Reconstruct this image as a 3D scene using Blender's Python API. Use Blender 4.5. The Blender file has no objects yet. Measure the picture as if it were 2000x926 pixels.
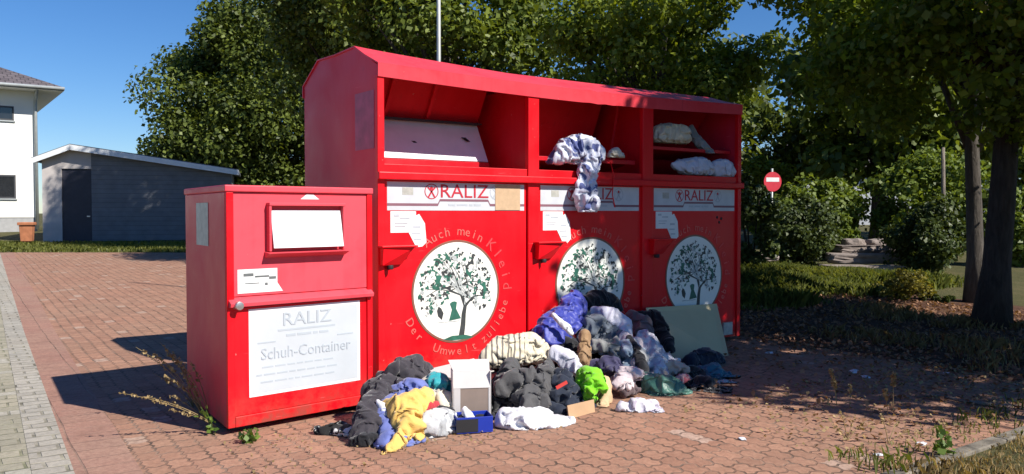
import bpy, bmesh, math, random
import numpy as np
from mathutils import Vector, Matrix, noise as mn

scene = bpy.context.scene
col = scene.collection
# ------------------------------------------------------------------ camera, sky, sun
H = 1.45; FPX = 1625.0; PITCH = math.radians(1.667)
cam_d = bpy.data.cameras.new("camera"); cam = bpy.data.objects.new("camera", cam_d); col.objects.link(cam)
cam_d.sensor_width = 36.0; cam_d.lens = FPX / 2000 * 36.0
cam_d.clip_start = 0.05; cam_d.clip_end = 2000
cam.location = (0, 0, H); cam.rotation_euler = (math.pi / 2 - PITCH, 0, 0)
scene.camera = cam
SUN_EL = math.radians(42.0); SUN_AZ = math.radians(120.5)      # clockwise from +Y
world = bpy.data.worlds.new("World"); scene.world = world; world.use_nodes = True
wt = world.node_tree; wt.nodes.clear()
sky = wt.nodes.new("ShaderNodeTexSky"); sky.sky_type = 'NISHITA'; sky.sun_disc = False
sky.sun_elevation = SUN_EL; sky.sun_rotation = SUN_AZ
sky.air_density = 1.0; sky.dust_density = 0.0; sky.ozone_density = 4.0; sky.altitude = 0
bg = wt.nodes.new("ShaderNodeBackground"); bg.inputs['Strength'].default_value = 0.06
wo = wt.nodes.new("ShaderNodeOutputWorld")
hsv = wt.nodes.new('ShaderNodeHueSaturation'); hsv.inputs['Saturation'].default_value = 1.22
tint = wt.nodes.new('ShaderNodeMix'); tint.data_type = 'RGBA'; tint.blend_type = 'MULTIPLY'; tint.inputs[0].default_value = 1.0; tint.inputs[7].default_value = (0.90, 1.04, 1.28, 1)
wt.links.new(sky.outputs[0], hsv.inputs['Color']); wt.links.new(hsv.outputs[0], tint.inputs[6]); wt.links.new(tint.outputs[2], bg.inputs[0]); wt.links.new(bg.outputs[0], wo.inputs[0])
sd = bpy.data.lights.new("sun", 'SUN'); sun = bpy.data.objects.new("sun", sd); col.objects.link(sun)
sd.energy = 4.9; sd.angle = math.radians(0.53); sd.color = (1.0, 0.945, 0.86)
SUNV = Vector((math.sin(SUN_AZ) * math.cos(SUN_EL), math.cos(SUN_AZ) * math.cos(SUN_EL), math.sin(SUN_EL)))
sun.rotation_euler = SUNV.to_track_quat('Z', 'Y').to_euler(); sun.location = SUNV * 40
vs = scene.view_settings; vs.view_transform = 'Standard'; vs.look = 'None'; vs.gamma = 1.0
vs.exposure = 0.62; vs.use_curve_mapping = False

# ------------------------------------------------------------------ frames of the place
TH = math.radians(54.21)
A = Vector((-1.0945, 6.8027, 0)); U = Vector((math.sin(TH), math.cos(TH), 0)); V = Vector((-math.cos(TH), math.sin(TH), 0))
ROT = math.pi / 2 - TH
CAM = Vector((0, 0, H))
def terr(x, y):
    return 0.025 * min(max(y - 10.0, 0.0), 30.0)
def ray(px, py):
    a = (px - 1000) / FPX; b = (463 - py) / FPX
    return Vector((a, math.cos(PITCH) + b * math.sin(PITCH), -math.sin(PITCH) + b * math.cos(PITCH)))
def PW(px, py, w):                 # point on the upright plane that lies w metres behind the container's front
    d = ray(px, py); t = (A + V * w - CAM).dot(V) / d.dot(V); return CAM + d * t
def PG(px, py, z=0.0):             # point on level ground
    d = ray(px, py); t = (z - H) / d.z; return CAM + d * t
def PY(px, py, y):                 # point at a given distance ahead
    d = ray(px, py); return CAM + d * (y / d.y)
def wg(px, py): return (PG(px, py) - A).dot(V)
def SW(s, w, h=0): return A + U * s + V * w + Vector((0, 0, h))

# ------------------------------------------------------------------ objects
def link(name, data, parent=None, loc=None, rotz=0.0):
    o = bpy.data.objects.new(name, data); col.objects.link(o)
    if parent is not None: o.parent = parent
    if loc is not None: o.location = loc
    if rotz: o.rotation_euler = (0, 0, rotz)
    return o
def tag(o, label=None, cat=None, group=None, kind=None):
    if label: o['label'] = label
    if cat: o['category'] = cat
    if group: o['group'] = group
    if kind: o['kind'] = kind
    return o
def thing(name, label, cat, loc=(0, 0, 0), rotz=0.0, group=None):
    return tag(link(name, None, None, loc, rotz), label, cat, group)
def bevel(o, w=0.004, seg=2):
    m = o.modifiers.new("bevel", 'BEVEL'); m.width = w; m.segments = seg; m.limit_method = 'ANGLE'; m.angle_limit = math.radians(40)
    return o
class MB:
    def __init__(s): s.v = []; s.f = []; s.m = []; s.sm = []
    def add(s, vs_, fs, mi=0, smooth=False):
        b = len(s.v); s.v += [tuple(p) for p in vs_]
        for f in fs: s.f.append([b + i for i in f]); s.m.append(mi); s.sm.append(smooth)
        return s
    def box(s, x0, x1, y0, y1, z0, z1, mi=0):
        p = [(x, y, z) for z in (z0, z1) for y in (y0, y1) for x in (x0, x1)]
        return s.add(p, [(0, 2, 3, 1), (4, 5, 7, 6), (0, 1, 5, 4), (2, 6, 7, 3), (0, 4, 6, 2), (1, 3, 7, 5)], mi)
    def hexa(s, p, mi=0):          # 8 corners, bottom loop then top loop
        return s.add(p, [(3, 2, 1, 0), (4, 5, 6, 7), (0, 1, 5, 4), (1, 2, 6, 5), (2, 3, 7, 6), (3, 0, 4, 7)], mi)
    def slab(s, a, b, c, d, t, mi=0):      # quad given thickness along -normal
        a, b, c, d = map(Vector, (a, b, c, d)); n = (b - a).cross(d - a).normalized() * t
        return s.hexa([a - n, b - n, c - n, d - n, a, b, c, d], mi)
    def prism(s, poly, off, mi=0):  # polygon extruded by vector
        n = len(poly); off = Vector(off); p = [Vector(q) for q in poly] + [Vector(q) + off for q in poly]
        return s.add(p, [tuple(range(n))[::-1], tuple(range(n, 2 * n))] + [(i, (i + 1) % n, n + (i + 1) % n, n + i) for i in range(n)], mi)
    def tube(s, pts, rad, n=8, mi=0, smooth=True):
        pts = [Vector(p) for p in pts]; b = []; ring = []
        for i, p in enumerate(pts):
            d = (pts[min(i + 1, len(pts) - 1)] - pts[max(i - 1, 0)]).normalized()
            a = d.orthogonal().normalized() if i == 0 else (a0 - d * a0.dot(d)).normalized()
            a0 = a; c = d.cross(a); r = rad[i] if hasattr(rad, '__len__') else rad
            ring += [p + (a * math.cos(2 * math.pi * k / n) + c * math.sin(2 * math.pi * k / n)) * r for k in range(n)]
        fs = [(i * n + k, i * n + (k + 1) % n, (i + 1) * n + (k + 1) % n, (i + 1) * n + k) for i in range(len(pts) - 1) for k in range(n)]
        fs += [tuple(range(n))[::-1], tuple((len(pts) - 1) * n + k for k in range(n))]
        return s.add(ring, fs, mi, smooth)
    def mesh(s, name, mats):
        me = bpy.data.meshes.new(name); me.from_pydata(s.v, [], s.f)
        for m in (mats if isinstance(mats, (list, tuple)) else [mats]): me.materials.append(m)
        me.polygons.foreach_set('material_index', s.m); me.polygons.foreach_set('use_smooth', s.sm)
        bm = bmesh.new(); bm.from_mesh(me); bmesh.ops.recalc_face_normals(bm, faces=bm.faces); bm.to_mesh(me); bm.free()
        return me
    def build(s, name, mats, parent=None, loc=None, bev=0.0):
        o = link(name, s.mesh(name, mats), parent, loc)
        if bev: bevel(o, bev)
        return o

# ------------------------------------------------------------------ materials
def mat(name): 
    m = bpy.data.materials.new(name); m.use_nodes = True; nt = m.node_tree; nt.nodes.clear()
    out = nt.nodes.new('ShaderNodeOutputMaterial'); return m, nt, out
class N:
    def __init__(s, nt): s.nt = nt
    def n(s, t, **k):
        x = s.nt.nodes.new(t)
        for a, b in k.items(): setattr(x, a, b)
        return x
    def l(s, a, b): s.nt.links.new(a, b)
    def val(s, inp, v):
        if isinstance(v, bpy.types.NodeSocket): s.l(v, inp)
        else: inp.default_value = v
    def noise(s, vec, scale, detail=4, rough=0.55, dist=0.0):
        x = s.n('ShaderNodeTexNoise'); x.inputs['Scale'].default_value = scale; x.inputs['Detail'].default_value = detail
        x.inputs['Roughness'].default_value = rough; x.inputs['Distortion'].default_value = dist
        if vec is not None: s.l(vec, x.inputs['Vector'])
        return x.outputs['Fac']
    def ramp(s, fac, stops):
        x = s.n('ShaderNodeValToRGB'); r = x.color_ramp
        while len(r.elements) < len(stops): r.elements.new(0.5)
        for e, (p, c) in zip(r.elements, stops):
            e.position = p; e.color = (c[0], c[1], c[2], 1) if hasattr(c, '__len__') else (c, c, c, 1)
        s.l(fac, x.inputs[0]); return x.outputs[0]
    def mix(s, fac, a, b, blend='MIX'):
        x = s.n('ShaderNodeMix', data_type='RGBA', blend_type=blend)
        s.val(x.inputs[0], fac)
        for i, v in ((6, a), (7, b)): s.val(x.inputs[i], v if isinstance(v, bpy.types.NodeSocket) else (*v[:3], 1))
        return x.outputs[2]
    def math(s, op, a, b=0.0, c=0.0):
        x = s.n('ShaderNodeMath', operation=op); s.val(x.inputs[0], a); s.val(x.inputs[1], b)
        if op in ('PINGPONG', 'MULTIPLY_ADD', 'WRAP'): s.val(x.inputs[2], c)
        return x.outputs[0]
    def bump(s, h, strength=0.3, dist=0.01, nrm=None):
        x = s.n('ShaderNodeBump'); x.inputs['Strength'].default_value = strength; x.inputs['Distance'].default_value = dist
        s.l(h, x.inputs['Height'])
        if nrm is not None: s.l(nrm, x.inputs['Normal'])
        return x.outputs[0]
    def bsdf(s, out, base, rough=0.7, nrm=None, spec=0.5, metal=0.0, **k):
        x = s.n('ShaderNodeBsdfPrincipled')
        s.val(x.inputs['Base Color'], base if isinstance(base, bpy.types.NodeSocket) else (*base[:3], 1))
        s.val(x.inputs['Roughness'], rough); x.inputs['Specular IOR Level'].default_value = spec; x.inputs['Metallic'].default_value = metal
        for a, b in k.items(): x.inputs[a].default_value = b
        if nrm is not None: s.l(nrm, x.inputs['Normal'])
        if out is not None: s.l(x.outputs[0], out.inputs[0])
        return x
def objco(g): return g.n('ShaderNodeTexCoord').outputs['Object']
def pos(g): return g.n('ShaderNodeNewGeometry').outputs['Position']

def simple(name, c, rough=0.6, var=0.15, scale=6, bump=0.0, bscale=60, spec=0.4, metal=0.0):
    m, nt, out = mat(name); g = N(nt); co = objco(g)
    f = g.noise(co, scale, 5)
    b = g.mix(g.ramp(f, [(0.3, 0), (0.7, 1)]), [x * (1 - var) for x in c], [min(1, x * (1 + var)) for x in c])
    nr = g.bump(g.noise(co, bscale, 3), bump, 0.01) if bump else None
    g.bsdf(out, b, rough, nr, spec, metal); return m

def red_paint(name, base, faded, amount, rough=0.38):
    m, nt, out = mat(name); g = N(nt); co = objco(g)
    f = g.noise(co, 1.6, 6, 0.6, 0.6)
    st = g.n('ShaderNodeMapping'); g.l(co, st.inputs[0]); st.inputs['Scale'].default_value = (14, 14, 0.9)
    streak = g.noise(st.outputs[0], 1.0, 4)
    f2 = g.math('ADD', g.math('MULTIPLY', f, 0.7), g.math('MULTIPLY', streak, 0.3))
    w = g.ramp(f2, [(0.5 - amount * 0.45, 0), (0.72 - amount * 0.3, 1)])
    c = g.mix(w, base, faded)
    grime = g.ramp(g.noise(co, 3.5, 8, 0.7), [(0.35, 0.0), (0.62, 0.0), (0.78, 0.5)])
    c = g.mix(grime, c, [x * 0.45 + 0.01 for x in base])
    sz = g.n('ShaderNodeSeparateXYZ'); g.l(co, sz.inputs[0])
    splash = g.math('MULTIPLY', g.ramp(sz.outputs[2], [(0.06, 0.75), (0.34, 0.0)]), g.ramp(g.noise(co, 6, 6, 0.7), [(0.38, 0.0), (0.62, 1.0)]))
    c = g.mix(splash, c, (0.20, 0.07, 0.05))
    s2 = g.n('ShaderNodeMapping'); g.l(co, s2.inputs[0]); s2.inputs['Scale'].default_value = (22, 22, 1.3)
    run = g.math('MULTIPLY', g.ramp(g.noise(s2.outputs[0], 1.0, 5, 0.6), [(0.60, 0.0), (0.72, 0.30)]), g.ramp(g.noise(co, 1.3, 2), [(0.42, 0), (0.6, 1)]))
    c = g.mix(run, c, [x * 0.35 + 0.015 for x in base])
    s3 = g.n('ShaderNodeMapping'); g.l(co, s3.inputs[0]); s3.inputs['Scale'].default_value = (3, 3, 40); s3.inputs['Rotation'].default_value = (0, 0.5, 0.2)
    scr = g.math('MULTIPLY', g.ramp(g.noise(s3.outputs[0], 1.6, 3, 0.5), [(0.70, 0), (0.74, 0.6)]), g.ramp(g.noise(co, 2.2, 2), [(0.5, 0), (0.6, 1)]))
    c = g.mix(scr, c, [min(1, x * 1.05 + 0.10) for x in base])
    chip = g.ramp(g.noise(co, 24, 4, 0.6), [(0.715, 0), (0.735, 1)])
    c = g.mix(chip, c, (0.45, 0.22, 0.2))
    r = g.ramp(f, [(0.3, rough - 0.08), (0.7, rough + 0.14)])
    nr = g.bump(g.noise(co, 5.0, 2), 0.10, 0.03)
    nr = g.bump(g.noise(co, 130, 2), 0.05, 0.004, nr)
    g.bsdf(out, c, r, nr, 0.28); return m

def cloth(name, c, c2=None, pscale=9, stripe=False, rough=0.9, sheen=0.25, spec=0.2, lo=0.46, hi=0.54):
    m, nt, out = mat(name); g = N(nt); co = objco(g)
    f = g.noise(co, 5, 5)
    a = g.mix(g.ramp(f, [(0.3, 0), (0.7, 1)]), [x * 0.82 for x in c], [min(1, x * 1.12) for x in c])
    if c2 is not None:
        if stripe:
            wv = g.n('ShaderNodeTexWave'); wv.inputs['Scale'].default_value = pscale; wv.inputs['Distortion'].default_value = 2.5
            wv.inputs['Detail'].default_value = 2; wv.bands_direction = 'X'
            g.l(co, wv.inputs['Vector']); sx = g.n('ShaderNodeSeparateXYZ'); g.l(co, sx.inputs[0])
            f3 = g.math('MULTIPLY', wv.outputs['Fac'], g.ramp(g.math('ADD', sx.outputs[0], g.math('MULTIPLY', g.noise(co, 8, 2), 0.3)), [(0.10, 1.0), (0.22, 0.2)]))
        else: f3 = g.noise(co, pscale, 2, 0.5, 0.8)
        a = g.mix(g.ramp(f3, [(lo, 0), (hi, 1)]), a, c2)
    nr = g.bump(g.noise(co, 38, 4, 0.6, 0.5), 0.35, 0.012)
    nr = g.bump(g.noise(co, 400, 1), 0.12, 0.002, nr)
    g.bsdf(out, a, rough, nr, spec, **{'Sheen Weight': sheen}); return m

def leafmat(name, dark, light, trans=0.35, rough=0.5):
    m, nt, out = mat(name); g = N(nt)
    ge = g.n('ShaderNodeNewGeometry'); r = ge.outputs['Random Per Island']
    f = g.noise(ge.outputs['Position'], 0.9, 3)
    k = g.math('ADD', g.math('MULTIPLY', r, 0.6), g.math('MULTIPLY', f, 0.5))
    c = g.ramp(k, [(0.2, dark), (0.85, light)])
    b = g.bsdf(None, c, rough, None, 0.35)
    t = g.n('ShaderNodeBsdfTranslucent'); c2 = g.mix(1.0, c, (1.25, 1.15, 0.45), 'MULTIPLY'); g.l(c2, t.inputs[0])
    mx = g.n('ShaderNodeMixShader'); mx.inputs[0].default_value = trans
    g.l(b.outputs[0], mx.inputs[1]); g.l(t.outputs[0], mx.inputs[2]); g.l(mx.outputs[0], out.inputs[0]); return m

def bark(name, c):
    m, nt, out = mat(name); g = N(nt); co = pos(g)
    mp = g.n('ShaderNodeMapping'); g.l(co, mp.inputs[0]); mp.inputs['Scale'].default_value = (9, 9, 1.6)
    f = g.noise(mp.outputs[0], 2.2, 7, 0.7, 0.4)
    b = g.ramp(f, [(0.3, [x * 0.45 for x in c]), (0.6, c), (0.8, [x * 1.5 for x in c])])
    g.bsdf(out, b, 0.92, g.bump(f, 0.9, 0.05), 0.2); return m

def paver(name, ang, bw, rh, c1, c2, mortar_c, zig=0.0, zper=0.1, mortar=0.007, pale=None, palefac=0.0, dirt=(0.35, 0.28, 0.2)):
    m, nt, out = mat(name); g = N(nt); p = pos(g)
    rt = g.n('ShaderNodeVectorRotate', rotation_type='Z_AXIS'); g.l(p, rt.inputs['Vector']); rt.inputs['Angle'].default_value = -ang
    sx = g.n('ShaderNodeSeparateXYZ'); g.l(rt.outputs[0], sx.inputs[0])
    # irregular laying
    j = g.noise(p, 1.1, 2); jx = g.math('MULTIPLY', g.math('SUBTRACT', j, 0.5), 0.05)
    X = g.math('ADD', sx.outputs[0], jx); Y = g.math('ADD', sx.outputs[1], jx)
    if zig:
        Yz = g.math('ADD', Y, g.math('MULTIPLY', g.math('PINGPONG', X, zper / 2), zig * 2 / zper))
        X = g.math('ADD', X, g.math('MULTIPLY', g.math('PINGPONG', Y, zper / 2), zig * 2 / zper)); Y = Yz
    cx = g.n('ShaderNodeCombineXYZ'); g.l(X, cx.inputs[0]); g.l(Y, cx.inputs[1])
    bt = g.n('ShaderNodeTexBrick'); g.l(cx.outputs[0], bt.inputs['Vector'])
    bt.inputs['Scale'].default_value = 1; bt.inputs['Brick Width'].default_value = bw; bt.inputs['Row Height'].default_value = rh
    bt.inputs['Mortar Size'].default_value = mortar; bt.inputs['Mortar Smooth'].default_value = 0.35; bt.inputs['Bias'].default_value = 0
    bt.inputs['Color1'].default_value = (*c1, 1); bt.inputs['Color2'].default_value = (*c2, 1); bt.inputs['Mortar'].default_value = (*c1, 1)
    c = bt.outputs['Color']
    if pale is not None:
        wn = g.n('ShaderNodeTexWhiteNoise', noise_dimensions='2D')
        sn = g.n('ShaderNodeVectorMath', operation='SNAP'); g.l(cx.outputs[0], sn.inputs[0]); sn.inputs[1].default_value = (bw, rh, 1)
        g.l(sn.outputs[0], wn.inputs['Vector'])
        c = g.mix(g.math('GREATER_THAN', wn.outputs['Value'], 1 - palefac), c, pale)
    big = g.noise(p, 0.7, 5, 0.6)
    c = g.mix(g.ramp(big, [(0.35, 0.0), (0.75, 0.45)]), c, dirt)
    fine = g.noise(p, 34, 5, 0.75)
    c = g.mix(g.ramp(fine, [(0.32, 0.6), (0.6, 0.0)]), c, [x * 0.45 for x in c1])
    stain = g.ramp(g.noise(p, 1.9, 6, 0.7, 0.4), [(0.52, 0.0), (0.72, 0.55)])
    c = g.mix(stain, c, [x * 0.5 for x in c1])
    joint = g.math('MULTIPLY', bt.outputs['Fac'], g.ramp(g.noise(p, 5, 4, 0.7), [(0.3, 0.1), (0.62, 1.0)]))
    sandy = g.ramp(g.noise(p, 2.6, 3), [(0.45, 0.0), (0.65, 1.0)])
    mortar_c = g.mix(sandy, mortar_c, [min(1, x * 2.6) for x in mortar_c])
    c = g.mix(joint, c, mortar_c)
    hgt = g.math('SUBTRACT', g.math('MULTIPLY', g.noise(p, 30, 4), 0.35), bt.outputs['Fac'])
    nr = g.bump(hgt, 0.7, 0.011)
    nr = g.bump(g.noise(p, 2.2, 3), 0.25, 0.08, nr)
    g.bsdf(out, c, 0.88, nr, 0.25); return m

def ground_mat(name, stops, scale=2.0, rough=0.95):
    m, nt, out = mat(name); g = N(nt); p = pos(g)
    f = g.math('ADD', g.math('MULTIPLY', g.noise(p, scale, 6, 0.65), 0.6), g.math('MULTIPLY', g.noise(p, scale * 14, 4, 0.7), 0.4))
    c = g.ramp(f, stops)
    g.bsdf(out, c, rough, g.bump(g.noise(p, 26, 5, 0.7), 0.9, 0.04), 0.15); return m

def siding(name, c, pitch=0.16):
    m, nt, out = mat(name); g = N(nt); co = objco(g)
    sx = g.n('ShaderNodeSeparateXYZ'); g.l(co, sx.inputs[0])
    saw = g.math('FRACT', g.math('DIVIDE', sx.outputs[2], pitch))
    f = g.noise(co, 3, 4)
    b = g.mix(g.ramp(f, [(0.3, 0), (0.7, 1)]), [x * .85 for x in c], [x * 1.15 for x in c])
    b = g.mix(g.ramp(saw, [(0.0, 1.0), (0.07, 0.0)]), b, [x * 0.3 for x in c])
    g.bsdf(out, b, 0.65, g.bump(saw, 0.7, 0.02), 0.3); return m

def rooftile(name, c):
    m, nt, out = mat(name); g = N(nt); co = objco(g)
    bt = g.n('ShaderNodeTexBrick'); g.l(co, bt.inputs['Vector']); bt.inputs['Scale'].default_value = 1
    bt.inputs['Brick Width'].default_value = 0.3; bt.inputs['Row Height'].default_value = 0.3; bt.inputs['Mortar Size'].default_value = 0.02
    bt.inputs['Color1'].default_value = (*c, 1); bt.inputs['Color2'].default_value = (*[x * 1.4 for x in c], 1); bt.inputs['Mortar'].default_value = (*[x * .4 for x in c], 1)
    g.bsdf(out, bt.outputs['Color'], 0.7, g.bump(bt.outputs['Fac'], -0.5, 0.03), 0.3); return m

RED = (0.68, 0.0012, 0.008); FADE = (0.66, 0.055, 0.075)
M = {}
M['red'] = red_paint('red_paint', RED, (0.70, 0.007, 0.015), 0.25)
M['roof'] = red_paint('roof_paint', (0.60, 0.010, 0.022), (0.68, 0.05, 0.07), 0.75, 0.42)
M['side'] = red_paint('side_paint', (0.62, 0.006, 0.03), (0.62, 0.026, 0.055), 0.5, 0.45)
M['bleach'] = red_paint('bleached_paint', (0.60, 0.022, 0.04), (0.68, 0.07, 0.095), 0.8, 0.5)
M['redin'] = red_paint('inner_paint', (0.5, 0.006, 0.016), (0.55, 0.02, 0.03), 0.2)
M['white_tray'] = simple('white_tray', (0.72, 0.72, 0.75), 0.4, 0.05, 8)
M['paper'] = simple('weathered_sign_white', (0.50, 0.53, 0.56), 0.5, 0.06, 3)
M['banner'] = simple('banner_silver', (0.55, 0.57, 0.60), 0.45, 0.10, 5)
M['sticker'] = simple('sticker_white', (0.74, 0.75, 0.74), 0.5, 0.05)
M['offwhite'] = simple('emblem_white', (0.80, 0.80, 0.73), 0.45, 0.03)
M['rim'] = simple('emblem_rim', (0.22, 0.09, 0.06), 0.5, 0.2)
M['ink_red'] = simple('lettering_red', (0.48, 0.02, 0.04), 0.5, 0.1)
M['ink_grey'] = simple('lettering_grey', (0.44, 0.47, 0.51), 0.6, 0.1)
M['ink_faint'] = simple('lettering_faint', (0.40, 0.44, 0.48), 0.6, 0.06)
M['ink_dark'] = simple('lettering_dark', (0.12, 0.13, 0.13), 0.6, 0.2)
M['ink_line'] = simple('banner_line', (0.22, 0.10, 0.13), 0.5, 0.1)
M['ink_pink'] = simple('slogan_pink', (0.72, 0.13, 0.11), 0.5, 0.15)
M['ink_pale'] = simple('slogan_pale_red', (0.75, 0.06, 0.065), 0.5, 0.15)
M['tan'] = simple('tan_tape', (0.52, 0.36, 0.22), 0.6, 0.1, 20)
M['green_print'] = simple('green_print', (0.03, 0.13, 0.09), 0.5, 0.35, 12)
M['black_print'] = simple('black_print', (0.045, 0.05, 0.05), 0.5, 0.3, 12)
M['grey_print'] = simple('grey_print', (0.42, 0.45, 0.44), 0.5, 0.2, 12)
M['steel'] = simple('worn_steel', (0.5, 0.48, 0.47), 0.35, 0.2, 20, metal=0.8)
M['dark'] = simple('dark_metal', (0.02, 0.02, 0.022), 0.6)
M['ghost'] = simple('faded_purple_sticker', (0.38, 0.07, 0.13), 0.5, 0.25, 9)
M['greysticker'] = simple('grey_sticker', (0.42, 0.42, 0.38), 0.5, 0.2, 20)

# ------------------------------------------------------------------ the setting: ground
M['soil'] = ground_mat('dry_ground', [(0.3, (0.05, 0.055, 0.02)), (0.5, (0.09, 0.085, 0.035)), (0.7, (0.17, 0.13, 0.07))], 1.2)
M['paving'] = paver('red_pavers', math.radians(124.0), 0.165, 0.125, (0.43, 0.228, 0.152), (0.31, 0.16, 0.107), (0.085, 0.06, 0.045),
                    zig=0.020, zper=0.0825, mortar=0.010, pale=(0.47, 0.33, 0.26), palefac=0.03, dirt=(0.33, 0.23, 0.16))
M['paving_edge'] = paver('red_edge_pavers', math.radians(124.0), 0.20, 0.30, (0.38, 0.20, 0.15), (0.33, 0.17, 0.13), (0.12, 0.08, 0.06), mortar=0.006)
M['cobble'] = paver('grey_pavers', math.radians(34.0), 0.22, 0.15, (0.43, 0.385, 0.29), (0.30, 0.275, 0.21), (0.10, 0.10, 0.06), mortar=0.010, pale=(0.43, 0.40, 0.34), palefac=0.12, dirt=(0.28, 0.27, 0.19))
M['stone_row'] = paver('pale_stone_row', math.radians(34.0), 0.21, 0.13, (0.46, 0.43, 0.37), (0.34, 0.32, 0.28), (0.12, 0.11, 0.08), mortar=0.012)
M['kerb'] = simple('kerb_concrete', (0.165, 0.145, 0.115), 0.9, 0.6, 9, 0.5, 60)
M['litter_soil'] = ground_mat('leaf_litter_soil', [(0.3, (0.045, 0.025, 0.018)), (0.5, (0.10, 0.05, 0.033)), (0.7, (0.17, 0.10, 0.06))], 3)

def sheet(name, poly, lift, m, kind='structure'):
    """flat polygon cut where the slope starts and stops, lifted a little over the terrain"""
    bm = bmesh.new(); vv = [bm.verts.new((x, y, 0)) for x, y in poly]; bm.faces.new(vv)
    for yc in (10.0, 40.0):
        bmesh.ops.bisect_plane(bm, geom=bm.verts[:] + bm.edges[:] + bm.faces[:], plane_co=(0, yc, 0), plane_no=(0, 1, 0))
    for v in bm.verts: v.co.z = terr(v.co.x, v.co.y) + lift
    bmesh.ops.recalc_face_normals(bm, faces=bm.faces)
    for f in bm.faces:
        if f.normal.z < 0: f.normal_flip()
    me = bpy.data.meshes.new(name); bm.to_mesh(me); bm.free(); me.materials.append(m)
    o = link(name, me); o['kind'] = kind; return o
def xy(s, w): p = SW(s, w); return (p.x, p.y)
sheet('ground', [(-500, -200), (500, -200), (500, 900), (-500, 900)], 0.0, M['soil'])
B0 = Vector((-2.43, 4.58)); BD = Vector((-0.5373, 0.8434)).normalized(); BN = Vector((-BD.y, BD.x))   # edge between grey and red paving; BN to the left
def bl(t, n): q = B0 + BD * t + BN * n; return (q.x, q.y)
far_l = 23.2
sheet('red_paving', [bl(-2, -0.32), xy(-2, -3.66), xy(4.75, -3.66), xy(4.75, 2.2), (0.5, 22.0), (-6, 23.2), bl(22.0, -0.32)], 0.006, M['paving'])
sheet('red_paving_edge', [bl(-9, 0), bl(-9, -0.32), bl(22.0, -0.32), bl(22.05, 0)], 0.009, M['paving_edge'])
sheet('pale_stone_border', [bl(-9, 0.20), bl(-9, 0), bl(22.1, 0), bl(22.1, 0.20)], 0.010, M['stone_row'])
sheet('grey_path', [bl(-9, 4.5), bl(-9, 0.20), bl(22.1, 0.20), bl(22.1, 4.5)], 0.007, M['cobble'])
sheet('leaf_litter_bed', [xy(4.75, -3.4), xy(10, -3.4), xy(10.5, 2.0), xy(4.75, 2.8)], 0.005, M['litter_soil'])
k = MB(); 
for i in range(9):
    s0 = -3.5 + i * 1.0; p = [SW(s0, -3.76), SW(s0 + 0.988, -3.76), SW(s0 + 0.988, -3.665), SW(s0, -3.665)]
    k.hexa([q + Vector((0, 0, -0.05)) for q in p] + [q + Vector((0, 0, 0.022)) for q in p])
ko = k.build('kerb', M['kerb'], bev=0.008); ko['kind'] = 'structure'

# ------------------------------------------------------------------ lettering
def text_mesh(body, size, extr=0.0015, sx=1.0):
    c = bpy.data.curves.new('lettering', 'FONT'); c.body = body; c.size = size; c.extrude = extr; c.align_x = 'CENTER'; c.align_y = 'CENTER'
    c.resolution_u = 2
    o = bpy.data.objects.new('lettering', c); col.objects.link(o); bpy.context.view_layer.update()
    me = bpy.data.meshes.new_from_object(o.evaluated_get(bpy.context.evaluated_depsgraph_get()))
    vs_ = [(v.co.x * sx, v.co.y, v.co.z) for v in me.vertices]; fs = [tuple(p.vertices) for p in me.polygons]
    bpy.data.objects.remove(o); bpy.data.curves.remove(c); bpy.data.meshes.remove(me); return vs_, fs
def put_text(mb, body, size, x, y, h, rot=0.0, sx=1.0, mi=0):   # upright on a front facing local -y
    vs_, fs = text_mesh(body, size, sx=sx); c, s_ = math.cos(rot), math.sin(rot)
    mb.add([(x + a * c - b * s_, y - z, h + a * s_ + b * c) for a, b, z in vs_], fs, mi)

# ------------------------------------------------------------------ the big clothing container (local x along front, y back, z up)
L_, W_ = 4.52, 1.558; HE, HF, HR, W1, W2 = 2.668, 2.557, 2.872, 0.416, 1.204
big = thing('clothing_container', 'long red steel clothing container with three deposit bays and round tree emblems', 'clothing container', A, ROT)
def rdrop(s): return 0.075 * min(1.0, max(0.0, s / 1.6)) ** 0.8
def edrop(s): return 0.045 * math.sin(math.pi * min(max(s / L_, 0), 1))
for s0 in (0.0, L_ - 0.02):
    rd = rdrop(s0)
    prof = [(s0, 0.0, 0.05), (s0, W_, 0.05), (s0, W_, HE - .01), (s0, W2, HR - rd - .008), (s0, W1, HR - rd - .008), (s0, 0.0, HE - 0.012)]
    MB().prism(prof, (0.02, 0, 0)).build('side_wall', M['side'], big, bev=0.004)
MB().box(0.02, L_ - 0.02, W_ - 0.02, W_ - 0.002, 0.05, HE - 0.02).build('back_wall', M['red'], big)
MB().box(0.02, L_ - 0.02, 0.05, W_ - 0.02, 0.05, 0.075).build('floor_plate', M['redin'], big)
# roof: folded sheet
r = MB(); ns = 46; ring = []
rnd = random.Random(4)
for i in range(ns + 1):
    s = -0.012 + (L_ + 0.024) * i / ns; rd, ed = rdrop(s), edrop(s)
    dent = 0.0
    if 2.25 < s < 2.75: dent = 0.022 * math.sin((s - 2.25) / 0.5 * math.pi * 5)
    pr = [(-0.035, HF - ed + dent * 0.6), (-0.038, HE - ed * .8 + dent), (W1 * 0.5, (HE + HR) / 2 - ed * .4 - rd * .5 + 0.004 * math.sin(s * 4)), (W1, HR - rd), ((W1 + W2) / 2, HR - rd - 0.01), (W2, HR - rd), (W_ + 0.02, HE), (W_ + 0.02, HF)]
    ring += [(s, y, z) for y, z in pr]
npf = 8
r.add(ring, [(i * npf + k, i * npf + k + 1, (i + 1) * npf + k + 1, (i + 1) * npf + k) for i in range(ns) for k in range(npf - 1)])
ro = r.build('roof', M['roof'], big); sm = ro.modifiers.new('s', 'SOLIDIFY'); sm.thickness = 0.012; sm.offset = -1
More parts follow.
